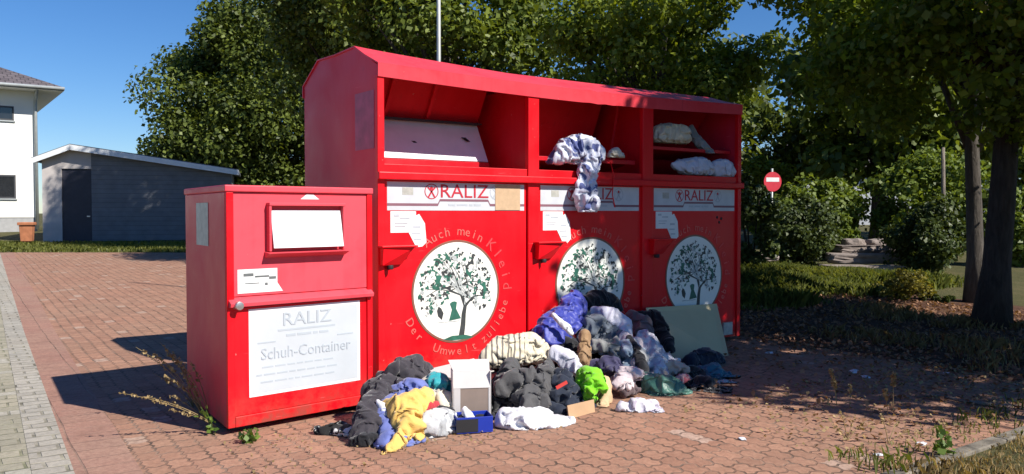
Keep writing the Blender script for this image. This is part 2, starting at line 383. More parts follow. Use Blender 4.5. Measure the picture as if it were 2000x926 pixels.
# frame
posts = [(0.0 - 0.012, 0.05), (1.52, 1.645), (2.985, 3.135), (4.478, 4.535)]
for i, (a, b) in enumerate(posts):
    MB().box(a, b, -0.022, 0.03, 0.05, HF + 0.02 - edrop((a + b) / 2)).build('post', M['red'], big, bev=0.005)
    if 0 < i < 3:   # partitions between the bays
        MB().box((a + b) / 2 - 0.02, (a + b) / 2 + 0.02, 0.032, 0.95, 1.78, 2.62).build('partition', M['redin'], big)
for i in range(3):
    a, b = posts[i][1] + 0.001, posts[i + 1][0] - 0.001
    MB().box(a, b, -0.006, 0.04, 1.725, 1.852).build('sill', M['red'], big, bev=0.004)
MB().box(-0.02, L_ + 0.02, -0.062, -0.0235, 1.722, 1.785).build('rail', M['red'], big, bev=0.008)
MB().box(0.03, L_ - 0.03, 0.0, 0.05, 0.05, 0.10).build('bottom_rail', M['red'], big, bev=0.004)
MB().box(0.022, L_ - 0.022, 0.96, 0.975, 1.70, 2.72).build('inner_wall', M['redin'], big)
MB().box(0.022, L_ - 0.022, 0.045, 0.955, 1.735, 1.752).build('inner_shelf', M['redin'], big)

# door decals (meshes shared by the three doors); door-local x from its left edge, front face at y=0
dw = 1.43; ex, eh, er = 0.727, 0.765, 0.444
def disc(mb, x, y, z, r0, r1, mi, n=72):
    if r0 == 0: mb.add([(x + r1 * math.cos(2 * math.pi * k / n), y, z + r1 * math.sin(2 * math.pi * k / n)) for k in range(n)], [tuple(range(n))], mi)
    else:
        p = [(x + rr * math.cos(2 * math.pi * k / n), y, z + rr * math.sin(2 * math.pi * k / n)) for rr in (r0, r1) for k in range(n)]
        mb.add(p, [(k, (k + 1) % n, n + (k + 1) % n, n + k) for k in range(n)], mi)
em = MB(); em.prism([(ex + er * .985 * math.cos(2 * math.pi * k / 80), -0.003, eh + er * .985 * math.sin(2 * math.pi * k / 80)) for k in range(80)], (0, 0.0029, 0), 0)
disc(em, ex, -0.0038, eh, er * .968, er * 1.012, 1)
ME_emblem = em.mesh('emblem', [M['offwhite'], M['rim']])
tp = MB(); rnd = random.Random(11)
def P2(x, z): return (ex + x, -0.0050, eh + z)
def stroke(pts, w0, w1, mi):
    n = len(pts); q = []
    for i, (x, z) in enumerate(pts):
        x0, z0 = pts[max(i - 1, 0)]; x1, z1 = pts[min(i + 1, n - 1)]
        d = math.hypot(x1 - x0, z1 - z0) or 1; nx, nz = -(z1 - z0) / d, (x1 - x0) / d; w = w0 + (w1 - w0) * i / (n - 1)
        q += [P2(x + nx * w, z + nz * w), P2(x - nx * w, z - nz * w)]
    tp.add(q, [(2 * i, 2 * i + 1, 2 * i + 3, 2 * i + 2) for i in range(n - 1)], mi)
tips = []
stroke([(0.045, -0.395), (0.062, -0.30), (0.07, -0.2), (0.085, -0.13), (0.05, -0.04), (0.02, 0.04)], 0.028, 0.012, 1)
stroke([(0.08, -0.14), (0.12, -0.10), (0.18, -0.05), (0.22, 0.03)], 0.014, 0.005, 1)
for k in range(34):
    an = math.radians(rnd.uniform(-12, 192)); R0 = rnd.uniform(0.20, 0.33); bx, bz = rnd.choice([(0.02, 0.04), (0.05, -0.04), (0.08, -0.12), (0.14, -0.07)])
    tx, tz = 0.0 + R0 * math.cos(an) * 1.0, -0.01 + R0 * math.sin(an)
    stroke([(bx, bz), ((bx + tx) / 2 + rnd.uniform(-.03, .03), (bz + tz) / 2 + rnd.uniform(-.02, .04)), (tx, tz)], 0.006, 0.0025, 1 if rnd.random() < 0.45 else 2)
def blobp(x, z, pts, sc, rot, mi):
    c, s_ = math.cos(rot), math.sin(rot)
    tp.add([P2(x + (a * c - b * s_) * sc, z + (a * s_ + b * c) * sc) for a, b in pts], [tuple(range(len(pts)))], mi)
DRESS = [(-1, -1.4), (1, -1.4), (0.35, 0.1), (0.6, 1.0), (0.2, 1.2), (-0.2, 1.2), (-0.6, 1.0), (-0.35, 0.1)]
SHIRT = [(-0.6, -1), (0.6, -1), (0.6, 0.3), (1.2, 0.0), (1.3, 0.5), (0.5, 1), (-0.5, 1), (-1.3, 0.5), (-1.2, 0.0), (-0.6, 0.3)]
FLY = [(0, -.3), (0.9, -1), (0.6, 0), (1.1, 0.9), (0.1, 0.3), (-0.9, 1.1), (-0.6, 0), (-0.8, -0.8)]
LEAF = [(0, -1), (0.5, -0.2), (0.35, 0.6), (0, 1), (-0.4, 0.5), (-0.45, -0.3)]
for (x, z, sh, sc, mi) in [(-0.09, 0.30, FLY, .05, 0), (-0.2, 0.26, SHIRT, .04, 0), (-0.19, 0.09, DRESS, .06, 0), (-0.09, 0.12, SHIRT, .035, 0), (0.12, 0.15, FLY, .055, 0),
        (0.16, 0.27, DRESS, .033, 1), (0.29, 0.02, DRESS, .05, 0), (-0.03, -0.16, DRESS, .075, 0), (-0.26, -0.15, LEAF, .055, 0), (-0.17, -0.18, LEAF, .075, 1), (0.24, -0.16, LEAF, .03, 1)]:
    blobp(x, z, sh, sc * .82, rnd.uniform(-.35, .35), mi)
for k in range(230):
    an = rnd.uniform(-0.6, math.pi + 0.6); R0 = 0.375 * math.sqrt(rnd.uniform(0.05, 1))
    blobp(R0 * math.cos(an), R0 * math.sin(an) - 0.0, rnd.choice([LEAF, SHIRT, DRESS, LEAF]), rnd.uniform(.009, .021), rnd.uniform(0, 6.3), rnd.choice([0, 0, 1, 1, 1, 2]))
blobp(0.02, -0.402, [(-1.2, -.08), (-.6, -.17), (.6, -.17), (1.1, -.08), (.5, .1), (-.5, .12)], 0.14, 0, 0)
for x in (-0.14, -0.07, 0.0): stroke([(x - .05, -0.262), (x + .02, -0.258)], 0.004, 0.004, 2)
# tiny depth steps so no two print shapes share a plane
tv = []
k = 0
for f, mi in zip(tp.f, tp.m):
    for i in f: tp.v[i] = (tp.v[i][0], -0.0042 - 0.00001 * (k % 300), tp.v[i][2])
    k += 1
ME_tree = tp.mesh('tree_print', [M['green_print'], M['black_print'], M['grey_print']])
SLOG = []
def arc_text(body, size, R, a_mid, inward, mi, step):
    n = len(body); sl = MB()
    for i, ch in enumerate(body):
        if ch == ' ':
            SLOG.append(sl.mesh('slogan_word', [M['ink_pink'], M['ink_pale']])); sl = MB(); continue
        off = (i - (n - 1) / 2) * step
        a = a_mid - off if not inward else a_mid + off
        rot = a - math.pi / 2 if not inward else a + math.pi / 2
        put_text(sl, ch, size, ex + R * math.cos(a), -0.003, eh + R * math.sin(a), rot, 1.0, mi)
    SLOG.append(sl.mesh('slogan_word', [M['ink_pink'], M['ink_pale']]))
arc_text('Auch mein', 0.115, 0.525, math.radians(93), False, 0, 0.135)
arc_text('Kleid', 0.14, 0.535, math.radians(25), False, 1, 0.20)
arc_text('Der', 0.105, 0.525, math.radians(216), True, 0, 0.15)
arc_text('Umwelt', 0.105, 0.525, math.radians(268), True, 0, 0.15)
arc_text('zuliebe', 0.105, 0.525, math.radians(324), True, 0, 0.125)
bn = MB(); bn.box(0.035, 1.385, -0.003, -0.0002, 1.470, 1.708, 0)
bn.box(0.036, 0.50, -0.0042, -0.0031, 1.508, 1.530, 1); bn.box(1.02, 1.384, -0.0042, -0.0031, 1.508, 1.530, 1)
bn.box(0.52, 1.0, -0.0042, -0.0031, 1.548, 1.568, 1)
for sgn, x0 in ((1, 0.50), (-1, 1.02)):
    p = [(x0 - .0 * sgn, 1.508), (x0 + .02 * sgn, 1.548), (x0 + .02 * sgn, 1.568), (x0, 1.530)]
    bn.prism([(a, -0.0042, b) for a, b in p], (0, 0.0011, 0), 1)
ME_banner = bn.mesh('banner', [M['banner'], M['ink_line']])
lt = MB(); put_text(lt, 'RALIZ', 0.165, 0.76, -0.0045, 1.632, 0, 1.12, 0)
ME_lett = [lt.mesh('lettering', [M['ink_red'], M['ink_grey'], M['greysticker']])]; lt = MB()
[lt.box(0.60 + a, 0.60 + b, -.0046, -.0032, 1.510, 1.528, 1) for a, b in ((0, .07), (.085, .19), (.205, .24), (.255, .325))]; ME_lett.append(lt.mesh('small_lettering', [M['ink_red'], M['ink_grey'], M['greysticker']]))
for cx in (0.44, 1.085):
    lt = MB()      # round stick-figure marks either side of the name
    disc(lt, cx, -0.0046, 1.632, 0.058, 0.066, 0 if cx < .6 else 1, 32)
    disc(lt, cx, -0.0046, 1.660, 0, 0.014, 0, 14)
    for (a, b, c, d) in ((-.035, .035, .0, .0), (.035, .035, .0, .0), (0, 0, -.03, -.05), (0, 0, .03, -.05)):
        dx, dz = c - a, d - b; l = math.hypot(dx, dz); nx, nz = -dz / l * .007, dx / l * .007
        lt.add([(cx + a + nx, -.0047, 1.632 + b + nz), (cx + a - nx, -.0047, 1.632 + b - nz), (cx + c - nx, -.0047, 1.632 + d - nz), (cx + c + nx, -.0047, 1.632 + d + nz)], [(0, 1, 2, 3)], 0 if cx < .6 else 1)
    ME_lett.append(lt.mesh('round_mark', [M['ink_red'], M['ink_grey'], M['greysticker']]))
lt = MB(); lt.box(0.17, 0.27, -0.0042, -0.0031, 1.600, 1.662, 2)
ME_lett.append(lt.mesh('grey_patch', [M['ink_red'], M['ink_grey'], M['greysticker']]))
sk = MB(); sk.box(0.06, 0.30, -0.0035, -0.0002, 1.285, 1.463, 0)
sk.prism([(0.22, -0.005, 1.30), (0.30, -0.005, 1.16), (0.36, -0.005, 1.165), (0.40, -0.005, 1.20), (0.385, -0.005, 1.36), (0.33, -0.005, 1.44), (0.28, -0.005, 1.42)], (0, 0.0013, 0), 0)
for (x, z, w, h) in ((.09, 1.42, .05, .02), (.15, 1.40, .09, .012), (.10, 1.36, .12, .008), (.10, 1.335, .10, .008), (.27, 1.32, .07, .02), (.26, 1.27, .08, .012), (.28, 1.22, .07, .012)):
    sk.box(x, x + w, -0.0062, -0.0051, z, z + h, 1)
ME_stick = sk.mesh('sticker', [M['sticker'], M['ink_grey']])
lh = MB(); lh.hexa([(-0.055, -0.085, 1.02), (0.15, -0.02, 1.02), (0.15, -0.0005, 1.02), (-0.055, -0.0005, 1.02), (-0.055, -0.10, 1.165), (0.245, -0.085, 1.165), (0.245, -0.0005, 1.165), (-0.055, -0.0005, 1.165)])
lh.box(-0.07, 0.26, -0.112, -0.0005, 1.166, 1.182)
lh.tube([(0.03, -0.05, 0.985), (0.03, -0.05, 1.021)], 0.028, 12, 1)
ME_lock = lh.mesh('lock_box', [M['red'], M['dark']])
pn = MB(); pn.box(0, dw, 0, 0.02, 0.105, 1.720)
ME_door = pn.mesh('door', M['red'])
def child(name, me, parent): return link(name, me, parent)
door_s = (0.068, 1.592 + 0.005, 3.085)
doors = []
for i, s0 in enumerate((0.058, 1.65, 3.138)):
    wdt = (posts[i + 1][0] - posts[i][1]) - 0.006
    d = child('door', ME_door, big); d.location = (posts[i][1] + 0.003, 0.004, 0); d.scale.x = 1.0
    sc = wdt / dw
    me = ME_door if i == 0 else ME_door.copy()
    for v in me.vertices: v.co.x *= sc
    d.data = me; bevel(d, 0.003)
    off = (0.757, 2.307, 3.793)[i] - ex - (posts[i][1] + 0.003)
    bsc = (wdt - 0.06) / 1.35
    for nm, dm in [('emblem', ME_emblem), ('tree_print', ME_tree)] + [('slogan_word', q) for q in SLOG]:
        c = child(nm, dm, d); c.location.x = off
    for nm, dm in [('banner', ME_banner)] + [(q.name.split('.')[0], q) for q in ME_lett]:
        c = child(nm, dm, d); c.scale.x = bsc; c.location.x = 0.03 - 0.035 * bsc
    c = child('sticker', ME_stick, d); c.location.x = 0.0
    c = child('lock_box', ME_lock, d); bevel(c, 0.004)
    if i == 2:
        for x, z in ((1.02, 1.40), (1.09, 1.385), (1.055, 1.345)):
            b_ = MB(); b_.tube([(x, -0.003, z), (x, -0.0002, z)], 0.016, 10); b_.build('bolt_hole', M['dark'], d)
    if i == 0: 
        t_ = MB(); t_.box(1.11, 1.386, -0.0075, -0.0052, 1.474, 1.704); t_.build('tape_patch', M['tan'], d)
MB().box(4.25, 4.40, -0.0245, -0.0225 + .02, 0.08, 0.22).build('small_label', M['greysticker'], big)
# faded sticker on the left side wall (local x = 0)
MB().box(-0.003, -0.0005, 0.06, 0.42, 1.98, 2.46).build('side_sticker', M['ghost'], big)
# hatches
s0, s1 = 0.062, 1.42
h = MB()
h.slab((s0, 0.50, 2.66), (s1, 0.50, 2.66), (s1, 0.70, 2.315), (s0, 0.70, 2.315), 0.012, 0)
for x in (0.38, 0.82): h.slab((x, 0.47, 2.655), (x + .035, 0.47, 2.655), (x + .035, 0.675, 2.33), (x, 0.675, 2.33), 0.03, 0)
h.slab((s0, 0.700, 2.30), (s1, 0.700, 2.30), (s1, 0.50, 1.935), (s0, 0.50, 1.935), 0.012, 1)
h.box(s0, s1, 0.475, 0.51, 1.86, 1.932, 0)
h.box(s0, s1, 0.60, 0.72, 2.302, 2.318, 2)
for x, dz in ((0.60, 0.0), (1.18, 0.04), (0.25, 0.08)):
    h.slab((x, .60 + .0, 2.13 + dz), (x + .05, .60, 2.13 + dz), (x + .09, .574, 2.09 + dz), (x + .05, .574, 2.09 + dz), 0.004, 2)
h.build('hatch', [M['redin'], M['white_tray'], M['dark']], big, bev=0.003)
def loc_h(px, py, w): q = PW(px, py, w); return q.z
# middle bay: tray tipped forward, dark gap below
h = MB(); a, b = 1.65, 2.98
zb = loc_h(1150, 312, 0.10)
h.box(a, b, 0.085, 0.12, zb - 0.03, zb + 0.012, 0)
h.slab((a, .12, zb), (b, .12, zb), (b, .75, zb - .12), (a, .75, zb - .12), 0.01, 0)
h.slab((a, 0.42, 2.62), (b - .16, 0.42, 2.62), (b - .06, 0.80, 2.04), (a, 0.80, 2.04), 0.012, 0)
h.slab((b - .10, .25, 2.6), (b - .07, .25, 2.6), (b - .02, .45, zb), (b - .05, .45, zb), 0.01, 0)
h.build('hatch', M['redin'], big, bev=0.003)
h = MB(); h.slab((1.70, 0.445, 2.57), (2.42, 0.445, 2.57), (2.42, 0.515, 2.465), (1.70, 0.515, 2.465), 0.002, 0)
h.build('hatch_label', simple('stained_label', (0.33, 0.33, 0.30), 0.6, 0.6, 14), big)
h = MB(); a, b = 3.14, 4.475
zb3 = loc_h(1350, 293, 0.10)
h.box(a, b, 0.085, 0.12, zb3 - 0.02, zb3 + 0.014, 0)
h.slab((a, .12, zb3), (b, .12, zb3), (b, .85, zb3 - .05), (a, .85, zb3 - .05), 0.01, 0)
h.slab((a, 0.42, 2.62), (b, 0.42, 2.62), (b, 0.90, 2.12), (a, 0.90, 2.12), 0.012, 0)
h.build('hatch', M['redin'], big, bev=0.003)
# hanging red cord from the torn hatch of the middle bay
h = MB(); q = [PW(x, y, -0.07) for x, y in ((1180, 308), (1193, 318), (1199, 345), (1196, 380), (1201, 405))]
rp = Matrix.Rotation(-ROT, 4, 'Z')
h.tube([rp @ (p - A) for p in q], 0.006, 6); h.build('torn_strip', M['red'], big)
for i, (s, w) in enumerate(((0.2, 0.15), (0.2, 1.35), (2.25, .15), (2.25, 1.35), (4.3, .15), (4.3, 1.35))):
    MB().box(s - .08, s + .08, w - .08, w + .08, 0.008, 0.05).build('foot', M['dark'], big)

# ------------------------------------------------------------------ the small shoe container
FL = PG(444, 838, 0.05); BLc = PG(366, 772, 0.05); FR = PG(727, 786, 0.05)
fx = Vector((FR.x - FL.x, FR.y - FL.y, 0)); FW = fx.length; fx.normalize(); frot = math.atan2(fx.y, fx.x)
small = thing('shoe_container', 'smaller sun bleached red metal container with white notice standing left in front', 'shoe container', (FL.x, FL.y, 0), frot)
fy = Vector((-fx.y, fx.x, 0)); dv = BLc - FL; DX, DY = dv.dot(fx), dv.dot(fy)       # depth vector in local axes (slightly skew box)
def sm_(x, d, z): return (x + DX * d, DY * d, z)           # d from 0 at front to 1 at back
def sbox(mb, x0, x1, d0, d1, z0, z1, mi=0):
    p = [sm_(x0, d0, z0), sm_(x1, d0, z0), sm_(x1, d1, z0), sm_(x0, d1, z0), sm_(x0, d0, z1), sm_(x1, d0, z1), sm_(x1, d1, z1), sm_(x0, d1, z1)]
    return mb.hexa(p, mi)
def SF(px, py):                     # photo point -> local x, z on the front
    n = fy; d = ray(px, py); t = (FL - CAM).dot(n) / d.dot(n); q = CAM + d * t; return (q - FL).dot(fx), q.z
ZT = 1.63
b_ = MB(); sbox(b_, 0, FW, 0.012, 1.0, 0.05, ZT - 0.045); b_.build('body', M['side'], small, bev=0.006)
b_ = MB(); sbox(b_, -0.008, FW + 0.008, -0.02, 1.01, ZT - 0.044, ZT); b_.build('lid', M['bleach'], small, bev=0.008)
xm, zf = SF(590, 580); zf = 0.5 * (SF(459, 589)[1] + SF(725, 571)[1])
b_ = MB(); b_.box(0.001, 0.05, -0.014, 0.012, 0.052, ZT - 0.046, 0); b_.box(FW - 0.045, FW - 0.001, -0.014, 0.012, 0.052, ZT - 0.046, 0)
b_.box(0.051, FW - .046, -0.014, 0.012, 0.052, 0.12, 0); b_.build('frame', M['red'], small, bev=0.004)
b_ = MB(); b_.box(0.051, FW - 0.046, -0.004, 0.011, zf + 0.035, ZT - 0.047); dpan = b_.build('upper_door', M['bleach'], small, bev=0.003)
b_ = MB(); b_.box(0.051, FW - 0.046, -0.001, 0.011, 0.121, zf - 0.04); lpan = b_.build('lower_door', M['red'], small, bev=0.003)
b_ = MB(); b_.hexa([(0.01, -0.045, zf - .03), (FW - .01, -0.045, zf - .03), (FW - .01, 0.010, zf - .038), (0.01, 0.010, zf - .038), (0.01, -0.05, zf - .005), (FW - .01, -0.05, zf - .005), (FW - .01, 0.010, zf + .034), (0.01, 0.010, zf + .034)])
b_.build('flange', M['bleach'], small, bev=0.003)
x0, z1 = SF(519, 396); x1, z0 = SF(668, 486); z1 -= .0
b_ = MB()    # hood round the slot
b_.box(x0, x1, -0.055, -0.0045, z1 - 0.02, z1); b_.box(x0, x0 + .018, -0.05, -0.0045, z0 + .0, z1 - .021); b_.box(x1 - .018, x1, -0.05, -0.0045, z0, z1 - .021)
b_.hexa([(x0 - .015, -0.03, z0 - .035), (x1 + .015, -0.03, z0 - .035), (x1 + .015, -0.0045, z0 - .045), (x0 - .015, -0.0045, z0 - .045), (x0 - .015, -0.085, z0 - .012), (x1 + .015, -0.085, z0 - .012), (x1 + .015, -0.0045, z0 - .001), (x0 - .015, -0.0045, z0 - .001)])
b_.build('slot_hood', M['bleach'], dpan, bev=0.003)
b_ = MB(); b_.slab((x0 + .025, -0.066, z0 + .022), (x1 - .025, -0.066, z0 + .022), (x1 - .025, -0.018, z1 - .05), (x0 + .025, -0.018, z1 - .05), 0.008, 0)
b_.build('slot_flap', M['white_tray'], dpan)
b_ = MB(); b_.slab((x0 + .19, -0.0488, z0 + .12), (x0 + .196, -0.0488, z0 + .12), (x0 + .147, -0.031, z0 + .20), (x0 + .141, -0.031, z0 + .20), 0.0015, 0)
b_.build('scratch', M['ink_grey'], dpan)
a0, c1 = SF(463, 527); a1, c0 = SF(549, 568)
b_ = MB(); b_.prism([(a0, -.0065, c0), (a1 + .01, -.0065, c0 + .0), (a1 - .03, -.0065, c0 + .06), (a1 - .03, -.0065, c1), (a0, -.0065, c1)], (0, .002, 0), 0)
for (x, z, w, h_) in ((.04, .11, .07, .02), (.12, .10, .10, .012), (.22, .085, .05, .018), (.19, .045, .02, .018), (.05, .06, .10, .006)): b_.box(a0 + x, a0 + x + w, -.0078, -.0068, c0 + z, c0 + z + h_, 1)
b_.build('sticker', [M['sticker'], M['ink_dark']], dpan)
tl = SF(485, 599); tr = SF(702, 585); brc = SF(702, 742); blc = SF(486, 777)
nx0, nx1, nz1, nz0 = tl[0], tr[0], min((tl[1] + tr[1]) / 2, zf - .055), (brc[1] + blc[1]) / 2
b_ = MB(); b_.box(nx0, nx1, -.0045, -.0012, nz0, nz1, 0); nm = b_.build('notice', simple('notice_border', (0.78, 0.74, 0.75), 0.5, 0.03), lpan)
b_ = MB(); b_.box(nx0 + .02, nx1 - .02, -.0060, -.0047, nz0 + .02, nz1 - .02, 0)
b_.build('notice_field', M['paper'], nm) if False else None
t_ = MB(); mx_ = (nx0 + nx1) / 2
t_.box(nx0 + .022, nx1 - .022, -.0058, -.0047, nz0 + .022, nz1 - .022, 0)
put_text(t_, 'RALIZ', 0.125, mx_, -.0075, nz1 - .09, 0, 1.15, 2)
[t_.box(mx_ - .16 + a, mx_ - .16 + b, -.0072, -.0060, nz1 - .205, nz1 - .188, 2) for a, b in ((0, .07), (.085, .19), (.205, .24), (.255, .325))]
put_text(t_, 'Schuh-Container', 0.11, mx_, -.0075, nz1 - .31, 0, 0.92, 2)
t_.box(mx_ - .22, mx_ + .22, -.0072, -.0060, nz1 - .165, nz1 - .152, 2)
for x in (nx0 + .06, nx1 - .19): t_.box(x, x + .13, -.0072, -.0060, nz1 - .235, nz1 - .225, 2)
for i, (wd, sx_) in enumerate(((.5, .09), (.56, .05), (.5, .08))):
    rr = random.Random(i); x = nx0 + sx_
    while x < nx0 + sx_ + wd:
        l = rr.uniform(.03, .09); t_.box(x, x + l, -.0070, -.0060, nz1 - .40 - i * .05, nz1 - .389 - i * .05, 2); x += l + .015
t_.build('notice_text', [M['paper'], M['ink_grey'], M['ink_faint']], lpan)
b_ = MB(); lx, lz = SF(459, 596); b_.tube([(lx, -.075, lz), (lx, .0, lz)], .028, 14); b_.build('lock', M['steel'], small, bev=.003)
b_ = MB(); b_.prism([sm_(-.0035, .38, 1.22), sm_(-.0035, .68, 1.22), sm_(-.0035, .68, 1.52), sm_(-.0035, .38, 1.52)], (0.002, 0, 0)); b_.build('side_sticker', M['greysticker'], small)
b_ = MB(); mx2, mz2 = SF(604, 386); b_.prism([(mx2 - .07, -.006, mz2 - .012), (mx2 + .075, -.006, mz2 - .012), (mx2 + .03, -.006, mz2 + .02), (mx2 - .02, -.006, mz2 + .024)], (0, .0015, 0)); b_.build('worn_label', M['sticker'], dpan)
for d0 in (.12, .88):
    for x in (.12, FW - .12):
        q = sm_(x, d0, 0); MB().box(q[0] - .06, q[0] + .06, q[1] - .06, q[1] + .06, .008, .05).build('foot', M['dark'], small)

# ------------------------------------------------------------------ the house and the shed on the left
M['plaster'] = simple('white_plaster', (0.80, 0.79, 0.74), 0.9, 0.03, 2, 0.2, 80)
M['plinth'] = simple('grey_plinth', (0.34, 0.34, 0.34), 0.9, 0.1)
M['tiles'] = rooftile('dark_roof_tiles', (0.10, 0.085, 0.09))
M['soffit'] = simple('white_soffit', (0.78, 0.78, 0.76), 0.7, 0.03)
M['glass'] = simple('window_glass', (0.02, 0.022, 0.025), 0.06, 0.2, 3, spec=0.8)
M['anthracite'] = simple('anthracite_frame', (0.05, 0.052, 0.058), 0.5, 0.1)
M['gutter'] = simple('zinc', (0.45, 0.48, 0.48), 0.45, 0.1, metal=0.4)
hc = PY(75, 440, 36.0); hz = terr(0, 36.0)
house = thing('house', 'white rendered two storey house with dark hipped tile roof at left edge', 'house', (hc.x, hc.y, hz - 0.2), ROT)
EH = 6.0 + .2; HL, HD = 11.0, 9.0         # local x from -HL to 0 along the front, y back
MB().box(-HL, 0, 0, HD, 0.55 + .25, EH).build('wall', M['plaster'], house)
MB().box(-HL + .03, -.03, .03, HD - .03, -0.4, 0.54 + .25).build('plinth', M['plinth'], house)
ov = 0.95
b_ = MB(); e = [(-HL - ov, -ov, EH), (ov, -ov, EH), (ov, HD + ov, EH), (-HL - ov, HD + ov, EH)]; rz = EH + 2.5
rp_ = [(-HL / 2 - 1.2, HD / 2, rz), (-HL / 2 + 1.2, HD / 2, rz)]
b_.add([(x, y, z + .16) for x, y, z in e] + rp_, [(0, 1, 5, 4), (1, 2, 5), (2, 3, 4, 5), (3, 0, 4)])
b_.add([(x, y, z + .16) for x, y, z in e] + [(x, y, z + .02) for x, y, z in e], [(0, 1, 5, 4), (1, 2, 6, 5), (2, 3, 7, 6), (3, 0, 4, 7)])
b_.build('roof', M['tiles'], house)
MB().box(-HL - ov + .01, ov - .01, -ov + .01, HD + ov - .01, EH + .002, EH + .018).build('soffit', M['soffit'], house)
b_ = MB(); b_.tube([(-HL - ov, -ov - .07, EH + .1), (ov, -ov - .07, EH + .1)], .07, 8); b_.build('gutter', M['gutter'], house)
b_ = MB(); b_.tube([(-.05, -.85, EH + .05), (-.05, -.15, EH - .35), (-.05, -.1, EH - .6), (-.05, -.1, 0.3)], .065, 8); b_.build('downpipe', M['gutter'], house)
for (pxa, pxb, pya, pyb) in ((-42, 27, 208, 236), (-30, 31, 342, 388)):
    n = V; d0 = ray(pxb, (pya + pyb) / 2); t = (hc - CAM).dot(n) / d0.dot(n); q = CAM + d0 * t
    xb = (q - hc).dot(U); d1 = ray(pxb, pya); d2 = ray(pxb, pyb)
    zt = (CAM + d1 * ((hc - CAM).dot(n) / d1.dot(n))).z - hz + .2; zb_ = (CAM + d2 * ((hc - CAM).dot(n) / d2.dot(n))).z - hz + .2
    wd = 1.7
    f = MB(); f.box(xb - wd, xb, -.02, .03, zb_, zb_ + .07); f.box(xb - wd, xb, -.02, .03, zt - .07, zt)
    for x in (xb - wd, xb - wd / 2 - .04, xb - .07): f.box(x, x + .07, -.019, .03, zb_ + .071, zt - .071)
    fo = f.build('window', M['anthracite'], house)
    MB().box(xb - wd + .02, xb - .02, -.006, -.004, zb_ + .02, zt - .02).build('pane', M['glass'], fo)
    MB().box(xb - wd - .05, xb + .05, -.07, -.0205, zb_ - .05, zb_ - .002).build('sill', M['gutter'], fo)

M['siding'] = siding('dark_weatherboard', (0.16, 0.168, 0.185))
M['shedpale'] = simple('pale_render', (0.50, 0.46, 0.44), 0.85, 0.08, 3)
M['door_dark'] = simple('dark_door', (0.03, 0.03, 0.045), 0.5, 0.15)
M['whiteboard'] = simple('white_bargeboard', (0.72, 0.74, 0.75), 0.5, 0.08)
M['felt'] = simple('roof_felt', (0.10, 0.11, 0.125), 0.8, 0.2)
sc0 = PY(84, 470, 28.3); sz = terr(0, 28.3)
sd_ang = math.radians(17.0)
shed = thing('shed', 'low garden shed with dark weatherboards and white edged sloping roof', 'shed', (sc0.x, sc0.y, sz - .1), sd_ang)
sdx = Vector((math.cos(sd_ang), math.sin(sd_ang), 0)); sdy = Vector((-sdx.y, sdx.x, 0))
def SH(px, py):
    d = ray(px, py); t = (sc0 - CAM).dot(sdy) / d.dot(sdy); q = CAM + d * t; return (q - sc0).dot(sdx), q.z - sz + .1
xl = 0.0; xd0, _ = SH(121, 400); xd1, zdt = SH(178, 330); xr, zr_ = SH(452, 337); xpk, zpk = SH(140, 290); _, zl = SH(84, 312)
def ztop(x): return zl + (zpk - zl) * (x - xl) / (xpk - xl) if x < xpk else zpk + (zr_ - zpk) * (x - xpk) / (xr - xpk)
DP = 4.5
back = (-.32 * DP * 0, DP, 0)
# pale left part with doorway
b_ = MB()
b_.prism([(xl, 0, 0), (xd0, 0, 0), (xd0, 0, ztop(xd0)), (xl, 0, ztop(xl))], (0, .15, 0))
b_.prism([(xd0 + .001, 0, zdt), (xd1, 0, zdt), (xd1, 0, ztop(xd1)), (xpk, 0, ztop(xpk)), (xd0 + .001, 0, ztop(xd0))], (0, .15, 0))
b_.build('front_wall', M['shedpale'], shed)
b_ = MB(); b_.prism([(xd1 + .002, 0, 0), (xr, 0, 0), (xr, 0, ztop(xr)), (xd1 + .002, 0, ztop(xd1))], (0, .12, 0)); b_.build('weatherboard_wall', M['siding'], shed)
MB().box(xl, xl + .12, .151, DP, 0, zl - .02).build('side_wall', M['shedpale'], shed)
b_ = MB(); b_.box(xr - .12, xr, .121, DP, 0, ztop(xr) - .02); b_.build('side_wall', M['siding'], shed)
b_ = MB(); b_.prism([(xl + .121, DP, 0), (xr - .121, DP, 0), (xr - .121, DP, ztop(xr) - .05), (xpk, DP, zpk - .02), (xl + .121, DP, zl - .05)], (0, -.1, 0)); b_.build('back_wall', M['siding'], shed)
MB().box(xd0 + .002, xd1 - .002, .06, .10, 0.0, zdt - .004).build('door', M['door_dark'], shed)
MB().box(xd1 - .16, xd1 - .06, .035, .0595, .95, .99).build('door_handle', M['steel'], shed)
b_ = MB()
for (xa, za, xb_, zb_) in ((xl - .25, ztop(xl) - .09, xpk, zpk), (xpk, zpk, xr + .25, zr_ - .09 * .4)):
    b_.hexa([(xa, -.30, za + .02), (xb_, -.30, zb_ + .02), (xb_, DP + .2, zb_ + .02), (xa, DP + .2, za + .02), (xa, -.30, za + .14), (xb_, -.30, zb_ + .14), (xb_, DP + .2, zb_ + .14), (xa, DP + .2, za + .14)])
b_.build('roof', M['felt'], shed)
b_ = MB()
for (xa, za, xb_, zb_) in ((xl - .26, ztop(xl) - .09, xpk - .004, zpk), (xpk + .004, zpk, xr + .26, zr_ - .036)):
    b_.hexa([(xa, -.335, za - .07), (xb_, -.335, zb_ - .07), (xb_, -.302, zb_ - .07), (xa, -.302, za - .07), (xa, -.335, za + .11), (xb_, -.335, zb_ + .11), (xb_, -.302, zb_ + .11), (xa, -.302, za + .11)])
b_.build('bargeboard', M['whiteboard'], shed)

